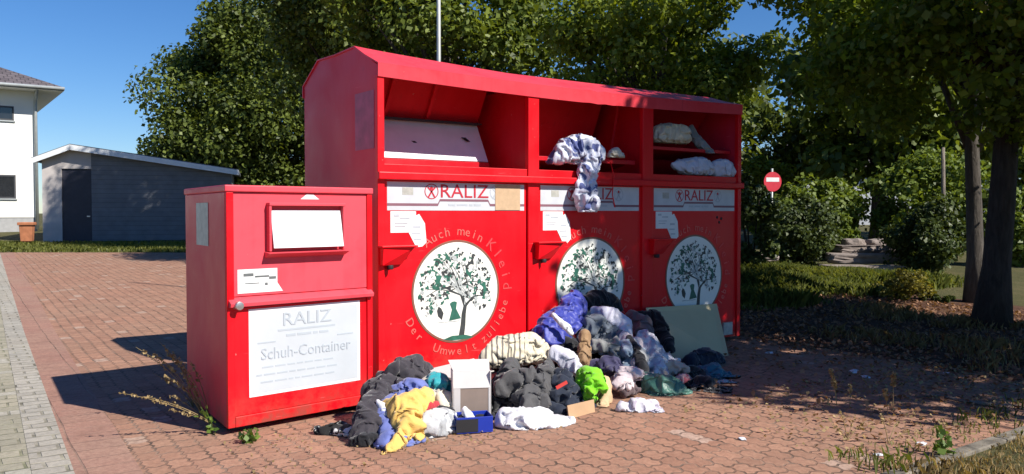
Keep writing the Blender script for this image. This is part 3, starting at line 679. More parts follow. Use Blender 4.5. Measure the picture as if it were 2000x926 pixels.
M['terracotta'] = simple('terracotta', (0.42, 0.16, 0.075), 0.8, 0.2)
pp = PY(53, 463, 27.0); pz = terr(0, 27)
pl = thing('planter', 'square terracotta planter with wide rim in front of white house', 'planter', (pp.x, pp.y, pz), 0.3); pl.scale = (.8, .8, 1.0)
b_ = MB(); b_.hexa([(-.2, -.2, .1), (.2, -.2, .1), (.2, .2, .1), (-.2, .2, .1), (-.24, -.24, .62), (.24, -.24, .62), (.24, .24, .62), (-.24, .24, .62)]); b_.build('pot', M['terracotta'], pl, bev=.02)
MB().box(-.29, .29, -.29, .29, .621, .72).build('rim', M['terracotta'], pl, bev=.02)
MB().box(-.12, .12, -.12, .12, -.02, .10).build('foot', M['dark'], pl)

# ------------------------------------------------------------------ pole and sign
M['galv'] = simple('galvanised', (0.42, 0.44, 0.42), 0.45, 0.12, 8, metal=0.3)
pb = PY(858, 500, 12.0)
tp_ = thing('lamp_post', 'thin grey metal pole rising behind the red roof', 'pole', (pb.x, pb.y, terr(0, 12)))
b_ = MB(); b_.tube([(0, 0, 0), (0, 0, 6.5)], [.034, .026], 12); b_.build('pole', M['galv'], tp_)
b_ = MB(); b_.tube([(0, 0, 0), (0, 0, .5)], .055, 12); b_.build('base_sleeve', M['galv'], tp_)
sp = PY(1509, 355, 22.0)
sg = thing('road_sign', 'small red sign with pale bar among the shrubs beside the container', 'road sign', (sp.x, sp.y, terr(0, 22)), 0.25)
b_ = MB(); b_.tube([(0, .03, 0), (0, .03, sp.z - terr(0, 22) + .35)], .03, 10); b_.build('post', M['galv'], sg)
cz = sp.z - terr(0, 22)
b_ = MB(); b_.prism([(.26 * math.cos(2 * math.pi * k / 36), 0, cz + .26 * math.sin(2 * math.pi * k / 36)) for k in range(36)], (0, -.006, 0)); b_.build('sign_plate', simple('sign_red', (0.55, .03, .05), .5, .1), sg)
MB().box(-.19, .19, -.0085, -.0065, cz + .0, cz + .11).build('sign_bar', M['sticker'], sg)
# ------------------------------------------------------------------ the heap of clothes
def ell_mesh(bm, c, ax, sub=2):
    r = bmesh.ops.create_icosphere(bm, subdivisions=sub, radius=1.0)
    for v in r['verts']: v.co = c + ax @ v.co
def garment(name, label, cat, prims, m, vox=0.013, amp=0.022, freq=6.0, seed=0, lift=0.008, parts=None, group=None, folds=None, grow=0.66, steps=46, stiff=0.055):
    bm = bmesh.new(); cen = Vector((0, 0, 0)); n = 0
    for p in prims:
        if p[0] == 'E':
            _, px, py, w, rx, ry, rd = p[:7]; roll = math.radians(p[7]) if len(p) > 7 else 0.0
            c = PW(px, py, w); k = c.y / FPX
            ax = Matrix(((math.cos(roll) * rx * k, -math.sin(roll) * ry * k, 0), (0, 0, rd), (math.sin(roll) * rx * k, math.cos(roll) * ry * k, 0)))
            ax = Matrix.Rotation(ROT * 0.5, 3, 'Z') @ ax
            cen += c; n += 1
            rq = random.Random(seed * 31 + n)
            ell_mesh(bm, c, ax @ Matrix.Diagonal((.72, .8, .62)), 3)
            for q in range(6):                                  # a bundle of overlapping flat lobes, not one ball
                an = q * 1.05 + rq.uniform(-.3, .3); o_ = ax @ Vector((math.cos(an) * .52, rq.uniform(-.45, .1), math.sin(an) * .5))
                ro_ = Matrix.Rotation(rq.uniform(-1.3, 1.3), 3, 'Y') @ Matrix.Rotation(rq.uniform(-.5, .5), 3, 'X')
                m_ = math.sqrt(rx * ry) * k; ell_mesh(bm, c + o_, ro_ @ Matrix.Diagonal((m_ * rq.uniform(.5, .8), max(.02, rd * rq.uniform(.45, .7)), m_ * rq.uniform(.22, .42))), 3)
            for q in range(3 if min(rx, ry) > 13 else 2):      # loose ends sticking out of the bundle
                an = rq.uniform(0, 6.283); e0 = ax @ Vector((math.cos(an) * .55, rq.uniform(-.9, -.2), math.sin(an) * .55)); e1 = ax @ Vector((math.cos(an) * 1.25, rq.uniform(-.9, .1), math.sin(an) * 1.2 - .15))
                for f in (0, .3, .6, 1.0):
                    r_ = min(rx, ry) * k * (.5 - .22 * f); ell_mesh(bm, c + e0.lerp(e1, f), Matrix.Diagonal((r_ * 1.2, max(r_ * .6, .015), r_)), 2)
        else:
            _, pts, fl = p; P = [(PW(x, y, w), r) for x, y, w, r in pts]
            for i in range(len(P) - 1):
                (a, ra), (b, rb) = P[i], P[i + 1]; st = max(2, int((b - a).length / (0.35 * min(ra, rb) * a.y / FPX)))
                st = min(st, 14)
                for j in range(st + (1 if i == len(P) - 2 else 0)):
                    t = j / st; c = a.lerp(b, t); r = (ra + (rb - ra) * t) * c.y / FPX
                    ax = Matrix.Rotation(ROT * 0.5, 3, 'Z') @ Matrix(((r, 0, 0), (0, max(r * fl, 0.016), 0), (0, 0, r)))
                    ell_mesh(bm, c, ax, 2)
            cen += P[len(P) // 2][0]; n += 1
    cen /= n; base = Vector((cen.x, cen.y, 0))
    me = bpy.data.meshes.new(name); bm.to_mesh(me); bm.free()
    o = bpy.data.objects.new('tmp', me); col.objects.link(o)
    md = o.modifiers.new('r', 'REMESH'); md.mode = 'VOXEL'; md.voxel_size = vox
    ms = o.modifiers.new('s', 'SMOOTH'); ms.iterations = 4; ms.factor = 0.5
    bpy.context.view_layer.update()
    me2 = bpy.data.meshes.new_from_object(o.evaluated_get(bpy.context.evaluated_depsgraph_get()))
    bpy.data.objects.remove(o); bpy.data.meshes.remove(me)
    nv = len(me2.vertices); co = np.empty(nv * 3, 'f'); me2.vertices.foreach_get('co', co); co = co.reshape(-1, 3)
    no = np.empty(nv * 3, 'f'); me2.vertices.foreach_get('normal', no); no = no.reshape(-1, 3)
    rr = random.Random(seed * 7 + 3); so = Vector((rr.uniform(-50, 50), rr.uniform(-50, 50), rr.uniform(-50, 50)))
    if folds is None and prims[0][0] == 'T': folds = tuple(PW(*prims[0][1][-1][:3]) - PW(*prims[0][1][0][:3]))
    fd = np.array(folds if folds else (rr.uniform(-1, 1), rr.uniform(-.4, .4), rr.uniform(-1, 1))); fd = fd / np.linalg.norm(fd)
    nz = mn.noise
    d = np.array([nz(Vector(c) * 9 + so) + .6 * nz(Vector(c) * 21 - so) for c in co.tolist()], 'f')
    lo_ = np.array([nz(Vector(c) * 4.5 - so) + .5 * nz(Vector(c) * 10 + so) for c in co.tolist()], 'f')
    co = co + no * (lo_ * min(amp, .02) * 1.6)[:, None]
    cr0 = []
    for c in co.tolist():
        p = Vector(c); q = p - Vector(fd) * (p.dot(Vector(fd)) * .45); wv = nz(p * 5 + so); q = q * (freq * 1.7) + so + Vector((wv, wv, -wv)) * .5
        cr0.append(.8 - 2.4 * abs(nz(q)) + .5 * (.7 - 2.2 * abs(nz(p * freq * 3.1 + so))))
    d = d * .3 + np.array(cr0, 'f')
    x = co + no * (d * amp * .8)[:, None]
    # the cloth is larger than the bundle it covers: let it buckle into folds
    ne = len(me2.edges); ev = np.empty(ne * 2, 'i'); me2.edges.foreach_get('vertices', ev); ev = ev.reshape(-1, 2)
    qd = [(q.vertices[0], q.vertices[2]) for q in me2.polygons if len(q.vertices) == 4] + [(q.vertices[1], q.vertices[3]) for q in me2.polygons if len(q.vertices) == 4]
    ei = np.concatenate([ev, np.array(qd, 'i')]); i0, i1 = ei[:, 0], ei[:, 1]
    dv_ = co[i1] - co[i0]; along = np.abs(dv_ @ fd) / np.maximum(np.linalg.norm(dv_, axis=1), 1e-6)
    rest = np.linalg.norm(dv_, axis=1) * (1 + grow * (1 - .6 * along ** 2))
    deg = np.bincount(ei.ravel(), minlength=nv).astype('f')[:, None]; de = np.bincount(ev.ravel(), minlength=nv).astype('f')[:, None]
    vel = np.zeros_like(x); core = co - no * (amp * 1.0 + .004) + no * (np.minimum(d, .7) * amp * .75)[:, None]; zlo = co[:, 2].min() if lift < 0 else lift
    def acc(i, j, v): 
        return np.stack([np.bincount(i, v[:, k], nv) - np.bincount(j, v[:, k], nv) for k in range(3)], 1)
    for step in range(steps):
        old = x.copy(); x = x + vel * .86; x[:, 2] -= .0003
        for it in range(5):
            e = x[i1] - x[i0]; l = np.maximum(np.linalg.norm(e, axis=1), 1e-6); cr = e * ((l - rest) / l * .5)[:, None]
            x = x + acc(i0, i1, cr) / deg * 1.5
        e = x[ev[:, 1]] - x[ev[:, 0]]; x = x + acc(ev[:, 0], ev[:, 1], e) / de * stiff
        pen = np.einsum('ij,ij->i', core - x, no); x = x + no * np.maximum(pen, 0)[:, None]; x = np.where((pen > 0)[:, None], x * .4 + old * .6 + no * (np.maximum(pen, 0) * .3)[:, None], x)      # bundle inside
        out = np.einsum('ij,ij->i', x - co, no); x = x - no * np.maximum(out - amp * 1.5, 0)[:, None] * .5
        x[:, 2] = np.maximum(x[:, 2], zlo); vel = np.clip(x - old, -.01, .01)
    co = x.astype('f')
    co -= np.array(base, 'f'); me2.vertices.foreach_set('co', co.ravel())
    me2.polygons.foreach_set('use_smooth', [True] * len(me2.polygons)); me2.name = name
    me2.materials.clear(); me2.materials.append(m); me2.update()
    o = link(name, me2, None, base); tag(o, label, cat, group); return o
E_ = lambda *a: ('E',) + a
T_ = lambda pts, fl=0.7: ('T', pts, fl)
C = {}
def cl(k, c, **kw): C[k] = cloth(k, c, **kw); return C[k]
cl('charcoal_cloth', (0.045, 0.04, 0.048)); cl('black_cloth', (0.014, 0.014, 0.017)); cl('periwinkle_cloth', (0.13, 0.16, 0.40)); cl('yellow_cloth', (0.72, 0.47, 0.13))
cl('teal_cloth', (0.03, 0.34, 0.38), rough=.5); cl('cream_cloth', (0.66, 0.60, 0.48)); cl('grey_white_cloth', (0.55, 0.56, 0.57), c2=(0.32, 0.33, 0.34), pscale=7)
cl('striped_cream', (0.64, 0.57, 0.43), c2=(0.17, 0.15, 0.13), pscale=7.5, stripe=True, lo=.70, hi=.78); cl('dark_grey_cloth', (0.075, 0.073, 0.075), rough=.7)
cl('white_plastic', (0.74, 0.74, 0.77), rough=.45, spec=.4); cl('navy_cloth', (0.012, 0.018, 0.035), rough=.7); cl('lime_cloth', (0.20, 0.62, 0.015), rough=.7)
cl('tan_leather', (0.30, 0.18, 0.09), rough=.6); cl('royal_blue', (0.022, 0.035, 0.30), rough=.5, spec=.5); cl('lavender_white', (0.62, 0.61, 0.69)); cl('slate_cloth', (0.11, 0.13, 0.16))
cl('olive_grey', (0.24, 0.245, 0.235)); cl('pale_denim', (0.36, 0.41, 0.48), c2=(0.19, 0.26, 0.34), pscale=8); cl('dark_purple', (0.05, 0.045, 0.10)); cl('pink_white', (0.68, 0.57, 0.58))
cl('white_print', (0.68, 0.67, 0.70), c2=(0.42, 0.38, 0.45), pscale=14); cl('mauve_brown', (0.12, 0.085, 0.09)); cl('beige_cloth', (0.58, 0.43, 0.33)); cl('pink_floral', (0.60, 0.36, 0.34), c2=(0.42, 0.10, 0.12), pscale=16)
cl('green_plastic', (0.055, 0.17, 0.125), rough=.4, spec=.5); cl('deep_teal', (0.015, 0.12, 0.17), rough=.45, spec=.5); cl('light_grey_cloth', (0.42, 0.42, 0.42)); cl('black_white_print', (0.02, 0.02, 0.02), c2=(0.6, 0.6, 0.58), pscale=15, lo=.55, hi=.58)
cl('blue_white_print', (0.62, 0.64, 0.74), c2=(0.08, 0.10, 0.24), pscale=7.5, lo=.52, hi=.58); cl('bolster_cream', (0.62, 0.56, 0.43)); cl('beige_paper', (0.55, 0.38, 0.23), sheen=0.0)

garment('dark_filler_clothes', 'black clothes and dark filler for shaded gaps at the core of the heap under the blue jacket', 'clothes', [E_(1180, 690, -0.5, 95, 65, .28), E_(1185, 745, -.95, 125, 40, .22), E_(1088, 668, -.66, 42, 26, .18)], C['black_cloth'], seed=1, vox=.02)  # partly added filler, its black standing in for shade between the garments
garment('dark_filler_clothes', 'black clothes and dark filler for shaded gaps low in the heap behind the yellow garment and white box', 'clothes', [E_(880, 790, -1.1, 130, 48, .22), E_(775, 835, -1.3, 60, 35, .15), E_(1000, 765, -1.1, 60, 60, .2)], C['black_cloth'], seed=2, vox=.02)  # partly added filler too, black in place of the shade low down
garment('jacket', 'charcoal jacket slumped at the left end of the heap against the red container', 'jacket', [T_([(748, 752, -1.0, 24), (722, 800, -1.26, 27), (708, 846, -1.44, 19)], .8), E_(795, 722, -.82, 46, 26, .14, 8), E_(752, 752, -.98, 40, 34, .14), T_([(835, 712, -.72, 10), (805, 706, -.78, 15), (770, 716, -.86, 20)], .8)], C['charcoal_cloth'], seed=3, amp=.026, freq=5.5)
garment('shoe', 'black shoe under the lower edge of the charcoal jacket', 'shoe', [T_([(690, 858, -1.42, 10), (712, 856, -1.47, 15), (730, 850, -1.45, 12)], 1)], C['black_cloth'], seed=31, amp=.006)
garment('trousers', 'periwinkle blue trousers crumpled beneath the yellow garment', 'trousers', [E_(803, 748, -1.14, 34, 22, .12), T_([(775, 770, -1.18, 16), (745, 815, -1.36, 24), (760, 850, -1.5, 18)]), T_([(758, 862, -1.56, 16), (786, 863, -1.58, 22), (812, 868, -1.58, 12)])], C['periwinkle_cloth'], seed=4, amp=.02)
garment('shirt', 'yellow shirt draped over blue trousers with one sleeve trailing on the paving', 'shirt', [T_([(758, 782, -1.33, 13), (780, 785, -1.42, 20), (812, 778, -1.38, 22), (836, 764, -1.3, 12)], .55), T_([(793, 788, -1.44, 24), (797, 820, -1.53, 19), (782, 842, -1.6, 11), (764, 862, -1.66, 9), (749, 879, -1.69, 6)], .55), T_([(800, 800, -1.48, 16), (812, 828, -1.55, 12), (816, 842, -1.57, 7)], .55)], C['yellow_cloth'], seed=5, amp=.024, freq=8)
garment('cap', 'teal blue bundled cap on top of the left part of the heap', 'cap', [E_(858, 736, -1.14, 23, 19, .09), E_(843, 742, -1.12, 14, 12, .06)], C['teal_cloth'], seed=6, amp=.016, freq=9)
garment('jumper', 'cream jumper squeezed between the teal cap and grey bundle', 'jumper', [E_(868, 772, -1.24, 28, 22, .1), E_(838, 738, -1.06, 18, 12, .07), E_(850, 760, -1.2, 16, 12, .08)], C['cream_cloth'], seed=7, amp=.018)
garment('strap', 'black strap lying across the grey and white bundle', 'strap', [T_([(832, 803, -1.38, 6), (855, 796, -1.36, 7), (880, 799, -1.36, 6), (890, 806, -1.36, 5)], .9)], C['black_cloth'], seed=8, amp=.004, vox=.009)
garment('blanket_roll', 'rolled grey and white blanket standing on the paving beside the blue tray', 'blanket', [T_([(840, 828, -1.5, 30), (866, 826, -1.46, 31)], 1.0)], C['grey_white_cloth'], seed=9, amp=.013, freq=7)
garment('pillow', 'cream pillow with dark stripes at its left end propped on the heap', 'pillow', [T_([(948, 692, -1.0, 16), (985, 680, -.96, 28), (1030, 674, -.92, 30), (1062, 684, -.9, 17)], .7)], C['striped_cream'], seed=10, amp=.014, freq=5)
garment('coat', 'dark grey coat spread over the front of the heap above white bag', 'coat', [E_(1030, 745, -1.34, 42, 46, .14, -25), T_([(1072, 702, -1.12, 14), (1058, 735, -1.34, 20), (1030, 790, -1.52, 18)], .6), T_([(998, 705, -1.15, 16), (985, 745, -1.3, 16)], .7)], C['dark_grey_cloth'], seed=11, amp=.03, freq=6, folds=(.6, 0, 1))
garment('plastic_bag', 'plump white plastic bag on the paving under the dark grey coat', 'plastic bag', [T_([(990, 805, -1.62, 16), (1015, 818, -1.68, 23), (1055, 820, -1.72, 25), (1085, 824, -1.76, 16), (1106, 824, -1.76, 8)], .9)], C['white_plastic'], seed=12, amp=.02, freq=8)
nb = garment('holdall', 'navy holdall with small red tag in the middle of the heap', 'bag', [E_(1098, 760, -1.42, 38, 40, .14), E_(1090, 735, -1.32, 30, 25, .12), E_(1085, 790, -1.48, 26, 20, .12)], C['navy_cloth'], seed=13, amp=.022)
garment('lime_bag', 'bright lime green bundle beside the navy holdall', 'bag', [E_(1157, 740, -1.46, 26, 30, .1), E_(1146, 728, -1.42, 18, 18, .09)], C['lime_cloth'], seed=14, amp=.012, freq=7)
garment('paper_bag', 'crumpled tan paper bag standing right of the lime green bundle', 'paper bag', [T_([(1182, 740, -1.42, 12), (1183, 768, -1.5, 14), (1176, 790, -1.56, 10)], .7)], C['beige_paper'], seed=15, amp=.013, freq=9)
garment('towel', 'white towel corner between the striped pillow and tan boot', 'towel', [T_([(1085, 682, -1.0, 14), (1105, 695, -1.06, 18), (1128, 712, -1.2, 12)], .5)], C['lavender_white'], seed=16, amp=.014)
garment('boot', 'tan leather boot standing upright in the heap', 'boot', [T_([(1142, 650, -1.0, 11), (1141, 675, -1.02, 14), (1140, 700, -1.06, 13)], .8)], C['tan_leather'], seed=17, amp=.006, vox=.01)
garment('rain_jacket', 'shiny royal blue jacket at the top left of the heap', 'jacket', [T_([(1058, 640, -.66, 18), (1088, 628, -.6, 30), (1112, 605, -.46, 28), (1126, 578, -.32, 18)], .8), T_([(1070, 650, -.75, 14), (1105, 648, -.72, 14)], .7)], C['royal_blue'], seed=18, amp=.03, freq=6)
garment('rag', 'black rag on the very top of the heap under the emblem', 'rag', [T_([(1140, 585, -.25, 14), (1175, 576, -.2, 15), (1205, 588, -.22, 12)], .8)], C['black_cloth'], seed=19, amp=.02, freq=8)
garment('bed_sheet', 'lavender white sheet lying diagonally across the top of the heap', 'sheet', [T_([(1158, 600, -.5, 9), (1190, 612, -.62, 19), (1218, 630, -.7, 21), (1226, 655, -.82, 12)], .5)], C['lavender_white'], seed=20, amp=.018, freq=6)
garment('sweatshirt', 'slate blue sweatshirt under the lavender white sheet', 'sweatshirt', [E_(1165, 632, -.66, 34, 32, .14), E_(1190, 648, -.76, 32, 18, .1)], C['slate_cloth'], seed=21, amp=.024)
garment('blouse', 'olive grey blouse right of the tan boot', 'blouse', [E_(1180, 670, -.9, 36, 16, .1, -12), E_(1195, 692, -1.0, 24, 10, .08)], C['olive_grey'], seed=22, amp=.018)
garment('jeans', 'pale blue jeans crumpled in the middle of the heap', 'jeans', [E_(1218, 676, -.98, 32, 28, .12), E_(1236, 700, -1.08, 24, 16, .1)], C['pale_denim'], seed=23, amp=.022)
garment('skirt', 'dark purple skirt between lime green bundle and pale jeans', 'skirt', [E_(1190, 707, -1.16, 28, 24, .12, -30)], C['dark_purple'], seed=24, amp=.024)
garment('nightdress', 'pinkish white garment under the pale jeans', 'nightdress', [E_(1228, 724, -1.3, 32, 22, .1, 15), E_(1215, 742, -1.38, 20, 12, .08)], C['pink_white'], seed=25, amp=.02)
garment('sandal', 'dark brown sandal under the pinkish white garment', 'sandal', [E_(1222, 752, -1.42, 22, 11, .07)], C['mauve_brown'], seed=26, amp=.01)
garment('bathrobe', 'white printed robe tumbling down the right side of the heap', 'robe', [T_([(1258, 655, -.82, 18), (1278, 688, -1.0, 28), (1288, 720, -1.18, 18), (1280, 735, -1.26, 12)], .6), E_(1305, 690, -1.0, 14, 22, .07)], C['white_print'], seed=27, amp=.024, freq=7)
garment('cardigan', 'mauve brown cardigan behind the white printed robe', 'cardigan', [T_([(1232, 615, -.5, 12), (1254, 632, -.6, 20), (1262, 650, -.72, 14)], .8)], C['mauve_brown'], seed=28, amp=.018)
garment('scarf', 'black scarf in front of the leaning board at its upper left corner', 'scarf', [T_([(1248, 612, -.42, 13), (1278, 620, -.46, 20), (1292, 640, -.55, 14), (1310, 672, -.75, 9)], .8)], C['black_cloth'], seed=29, amp=.02)
garment('vest', 'beige vest below the leaning board', 'vest', [E_(1318, 712, -1.16, 26, 18, .09, -10), E_(1296, 724, -1.2, 12, 10, .06)], C['beige_cloth'], seed=30, amp=.016)
garment('scarf', 'pink and red floral scarf above the green plastic bag', 'scarf', [E_(1334, 734, -1.3, 20, 15, .08)], C['pink_floral'], seed=32, amp=.014)
garment('plastic_bag', 'dark green plastic bag at the right foot of the heap', 'plastic bag', [T_([(1262, 742, -1.36, 20), (1296, 756, -1.5, 25), (1332, 769, -1.58, 16)], .8)], C['green_plastic'], seed=33, amp=.018, freq=8)
garment('t_shirt', 'crumpled whitish shirt lying alone on the paving before the heap', 'shirt', [T_([(1214, 784, -1.74, 9), (1240, 788, -1.78, 20), (1264, 794, -1.82, 19), (1280, 806, -1.88, 11), (1290, 816, -1.94, 6)], .8)], C['white_print'], seed=34, amp=.02, freq=9)
garment('sports_bag', 'dark navy bag in front of the foot of the leaning board', 'bag', [T_([(1348, 700, -.86, 14), (1378, 694, -.84, 17), (1402, 700, -.84, 12)], 1)], C['navy_cloth'], seed=35, amp=.012)
garment('plastic_bag', 'deep teal plastic bag at the far right of the heap', 'plastic bag', [E_(1394, 725, -1.2, 30, 24, .12), E_(1400, 742, -1.3, 22, 16, .1)], C['deep_teal'], seed=36, amp=.018, freq=9)
garment('trousers', 'black trousers slumped left of the deep teal bag', 'trousers', [E_(1368, 750, -1.46, 26, 28, .12), E_(1350, 725, -1.2, 22, 22, .1), E_(1385, 770, -1.6, 14, 12, .08)], C['black_cloth'], seed=37, amp=.018)
garment('sock', 'light grey sock on the paving at the right end of the heap', 'sock', [T_([(1400, 750, -1.46, 8), (1416, 749, -1.5, 10), (1428, 754, -1.54, 5)], .9)], C['light_grey_cloth'], seed=38, amp=.007, vox=.009)
garment('scarf', 'black and white patterned cloth under the small container', 'cloth', [T_([(628, 838, -1.05, 9), (655, 834, -1.1, 14), (682, 834, -1.2, 14)], .9)], C['black_white_print'], seed=39, amp=.013)
cl('red_cloth', (0.42, 0.03, 0.04)); cl('white_cotton', (0.70, 0.70, 0.72))
garment('scarf', 'small dark red cloth peeping out under the yellow shirt', 'cloth', [T_([(818, 792, -1.42, 7), (838, 790, -1.38, 9), (852, 786, -1.34, 6)], .8)], C['red_cloth'], seed=50, amp=.008, vox=.01)
garment('sock', 'white sock left of the yellow shirt', 'sock', [T_([(738, 782, -1.3, 6), (748, 790, -1.34, 9), (752, 802, -1.38, 6)], .8)], C['white_cotton'], seed=51, amp=.007, vox=.01)
garment('strap', 'white strap across the shiny royal blue jacket', 'strap', [T_([(1080, 612, -.8, 4), (1098, 628, -.86, 5), (1114, 645, -.9, 4)], .9)], C['white_cotton'], seed=52, amp=.004, vox=.009)
garment('leggings', 'black leggings running down between the pale jeans and white robe', 'leggings', [T_([(1228, 655, -.95, 8), (1246, 688, -1.14, 10), (1256, 718, -1.26, 9), (1250, 745, -1.34, 8)], .8)], C['black_cloth'], seed=53, amp=.012)
garment('pullover', 'light grey pullover right of the pale blue jeans', 'pullover', [T_([(1238, 668, -.98, 12), (1250, 690, -1.1, 14), (1246, 708, -1.18, 10)], .7)], C['light_grey_cloth'], seed=54, amp=.016)
garment('dress', 'pale pink dress spilling below the lavender white sheet', 'dress', [T_([(1215, 652, -.86, 10), (1232, 668, -.96, 12), (1262, 662, -.9, 9)], .7)], C['pink_white'], seed=55, amp=.014)
# in the bays
garment('duvet_cover', 'blue and white patterned cover bulging from the middle bay and hanging down', 'cover', [T_([(1082, 300, .06, 12), (1100, 290, .03, 20), (1135, 278, .0, 24), (1160, 290, -.03, 20)], .8), E_(1128, 282, .02, 30, 22, .09), T_([(1152, 295, -.05, 22), (1148, 330, -.11, 21), (1143, 365, -.11, 21), (1146, 395, -.115, 15), (1152, 408, -.115, 8)], .32)], C['blue_white_print'], seed=40, amp=.024, freq=6.5, folds=(.1, 0, 1), lift=-1)
garment('sock', 'beige sock caught on the tray edge right of the patterned cover', 'sock', [T_([(1192, 298, .08, 6), (1204, 294, .08, 9), (1214, 303, .08, 6)], .9)], C['cream_cloth'], seed=41, amp=.008, vox=.01, lift=-1)
garment('bolster', 'cream bolster on the tray of the right bay', 'cushion', [T_([(1290, 260, .20, 19), (1330, 259, .20, 20)], .9)], C['bolster_cream'], seed=42, amp=.010, freq=4, lift=-1)
garment('stocking', 'limp grey garment trailing over the right bay tray beside the bolster', 'garment', [T_([(1350, 248, .24, 7), (1362, 270, .18, 9), (1378, 284, .10, 8), (1388, 296, .04, 5)], .8)], C['olive_grey'], seed=43, amp=.010, lift=-1)
garment('sack', 'white sack with pointed end under the right bay tray', 'sack', [T_([(1315, 318, .16, 5), (1332, 322, .15, 13), (1355, 324, .14, 19), (1376, 325, .13, 17)], .9)], C['lavender_white'], seed=44, amp=.010, lift=-1)
garment('sack', 'white sack with grey mark at the right end of the right bay', 'sack', [T_([(1398, 326, .12, 15), (1412, 328, .10, 18), (1428, 332, .09, 11)], .9)], C['lavender_white'], seed=45, amp=.008, lift=-1)
# cartons, tray, board
M['card_white'] = simple('white_card', (0.60, 0.57, 0.55), 0.8, 0.05); M['card_brown'] = simple('grey_brown_card', (0.26, 0.20, 0.165), 0.85, 0.12); M['card_tan'] = simple('tan_card', (0.40, 0.25, 0.14), 0.85, 0.12)
M['blue_plastic'] = simple('blue_plastic', (0.012, 0.035, 0.33), 0.4, 0.1); M['board'] = simple('grey_green_board', (0.56, 0.47, 0.27), 0.7, 0.05, 4)
c = PW(922, 812, -1.42); bx = thing('carton', 'white carton with grey brown front and raised lid standing in the heap', 'box', (c.x, c.y, max(c.z - .015, .012)), ROT * 0.45 - .12)
w2, hh, dd, t = .125, .315, .16, .006
MB().box(-w2, w2, dd - t, dd, 0, hh).build('back_panel', M['card_brown'], bx)
MB().box(-w2 - t, -w2 - .0005, 0, dd, 0, hh).build('side_panel', M['card_white'], bx); MB().box(w2 + .0005, w2 + t, 0, dd, 0, hh).build('side_panel', M['card_white'], bx)
MB().box(-w2, w2, 0, dd - t - .0005, 0, t).build('bottom_panel', M['card_brown'], bx)
b_ = MB(); b_.slab((-w2, -.002, hh - .11), (w2, -.002, hh - .11), (w2, .03, hh + .002), (-w2, .03, hh + .002), .005); b_.build('front_flap', M['card_white'], bx)
b_ = MB(); b_.box(-w2 + .046, w2 - .012, 0.001, .006, 0.007, hh - .115); b_.build('front_panel', M['card_brown'], bx)
b_ = MB(); b_.box(-w2 + .001, -w2 + .045, -.002, .003, 0.007, hh - .112); b_.build('front_strip', M['card_white'], bx); b_ = MB(); b_.box(w2 - .0115, w2 - .001, -.002, .003, 0.007, hh - .112); b_.build('front_strip', M['card_white'], bx)
b_ = MB(); b_.slab((-w2, .032, hh + .003), (w2, .032, hh + .003), (w2 + .02, dd + .05, hh + .05), (-w2 - .02, dd + .05, hh + .05), .005); b_.build('top_flap', M['card_white'], bx)
c = PG(928, 846, .012); bx = thing('tray', 'low blue plastic tray on the paving in front of the white carton', 'tray', (c.x, c.y, .012), ROT * 0.4)
b_ = MB(); w2, dd, hh = .12, .17, .105
b_.box(-w2, w2, 0, .006, .006, hh); b_.box(-w2, w2, dd - .006, dd, .006, hh); b_.box(-w2, -w2 + .006, .0061, dd - .0061, .006, hh); b_.box(w2 - .006, w2, .0061, dd - .0061, .006, hh); b_.box(-w2, w2, 0, dd, 0, .0058)
b_.build('tray_body', M['blue_plastic'], bx, bev=.003)
b_ = MB(); b_.box(-w2 - .006, w2 - .10, -.004, -.0005, .01, hh - .012); b_.build('dark_panel', M['dark'], bx)  # dark panel across the left of the tray front
garment('gloves', 'black gloves inside the blue plastic tray', 'gloves', [E_(905, 808, -1.5, 18, 9, .06), E_(935, 808, -1.5, 14, 7, .05)], C['black_cloth'], seed=46, amp=.01)
garment('tissue', 'white crumpled tissue on the blue plastic tray', 'tissue', [T_([(908, 796, -1.53, 5), (914, 803, -1.54, 7), (922, 808, -1.54, 4)], .9)], C['white_plastic'], seed=47, amp=.008, vox=.008)
q = [PW(1108, 792, -1.62), PW(1160, 780, -1.6), PW(1163, 812, -1.66), PW(1112, 819, -1.7)]; c = Vector((q[0].x, q[0].y, 0))
b_ = MB(); b_.slab(q[3] - c, q[2] - c, q[1] - c, q[0] - c, .012); o = b_.build('cardboard_flap', M['card_tan'], None, c); tag(o, 'piece of brown cardboard under the lime green bundle', 'cardboard')
q = [PW(832, 722, -.72), PW(925, 700, -.62), PW(965, 724, -1.0), PW(890, 742, -1.12)]; c = Vector((q[0].x, q[0].y, 0))
b_ = MB(); b_.slab(q[3] - c, q[2] - c, q[1] - c, q[0] - c, .006); o = b_.build('white_card', M['card_white'], None, c); tag(o, 'white card sheet behind the teal cap and carton', 'card')
q = [PW(1300, 727, -.50), PW(1424, 698, -.66), PW(1400, 593, -.10), PW(1262, 601, -.14)]; c = Vector((q[0].x, q[0].y, 0))
b_ = MB(); b_.slab(q[0] - c, q[1] - c, q[2] - c, q[3] - c, .016); o = b_.build('board', M['board'], None, c, bev=.002); tag(o, 'grey green board leaning against the right end of the red container', 'board')
M['tag_red'] = simple('tag_red', (0.6, 0.05, 0.04), .6)
q = PW(1097, 752, -1.585); b_ = MB(); b_.box(-.045, .045, -.004, .004, -.012, .012); o = b_.build('tag', M['tag_red'], nb, q - Vector(nb.location)); o.rotation_euler = (0, -.45, ROT * .4)
M['scrap'] = simple('paper_scrap', (0.6, 0.62, 0.66), .8, .1)
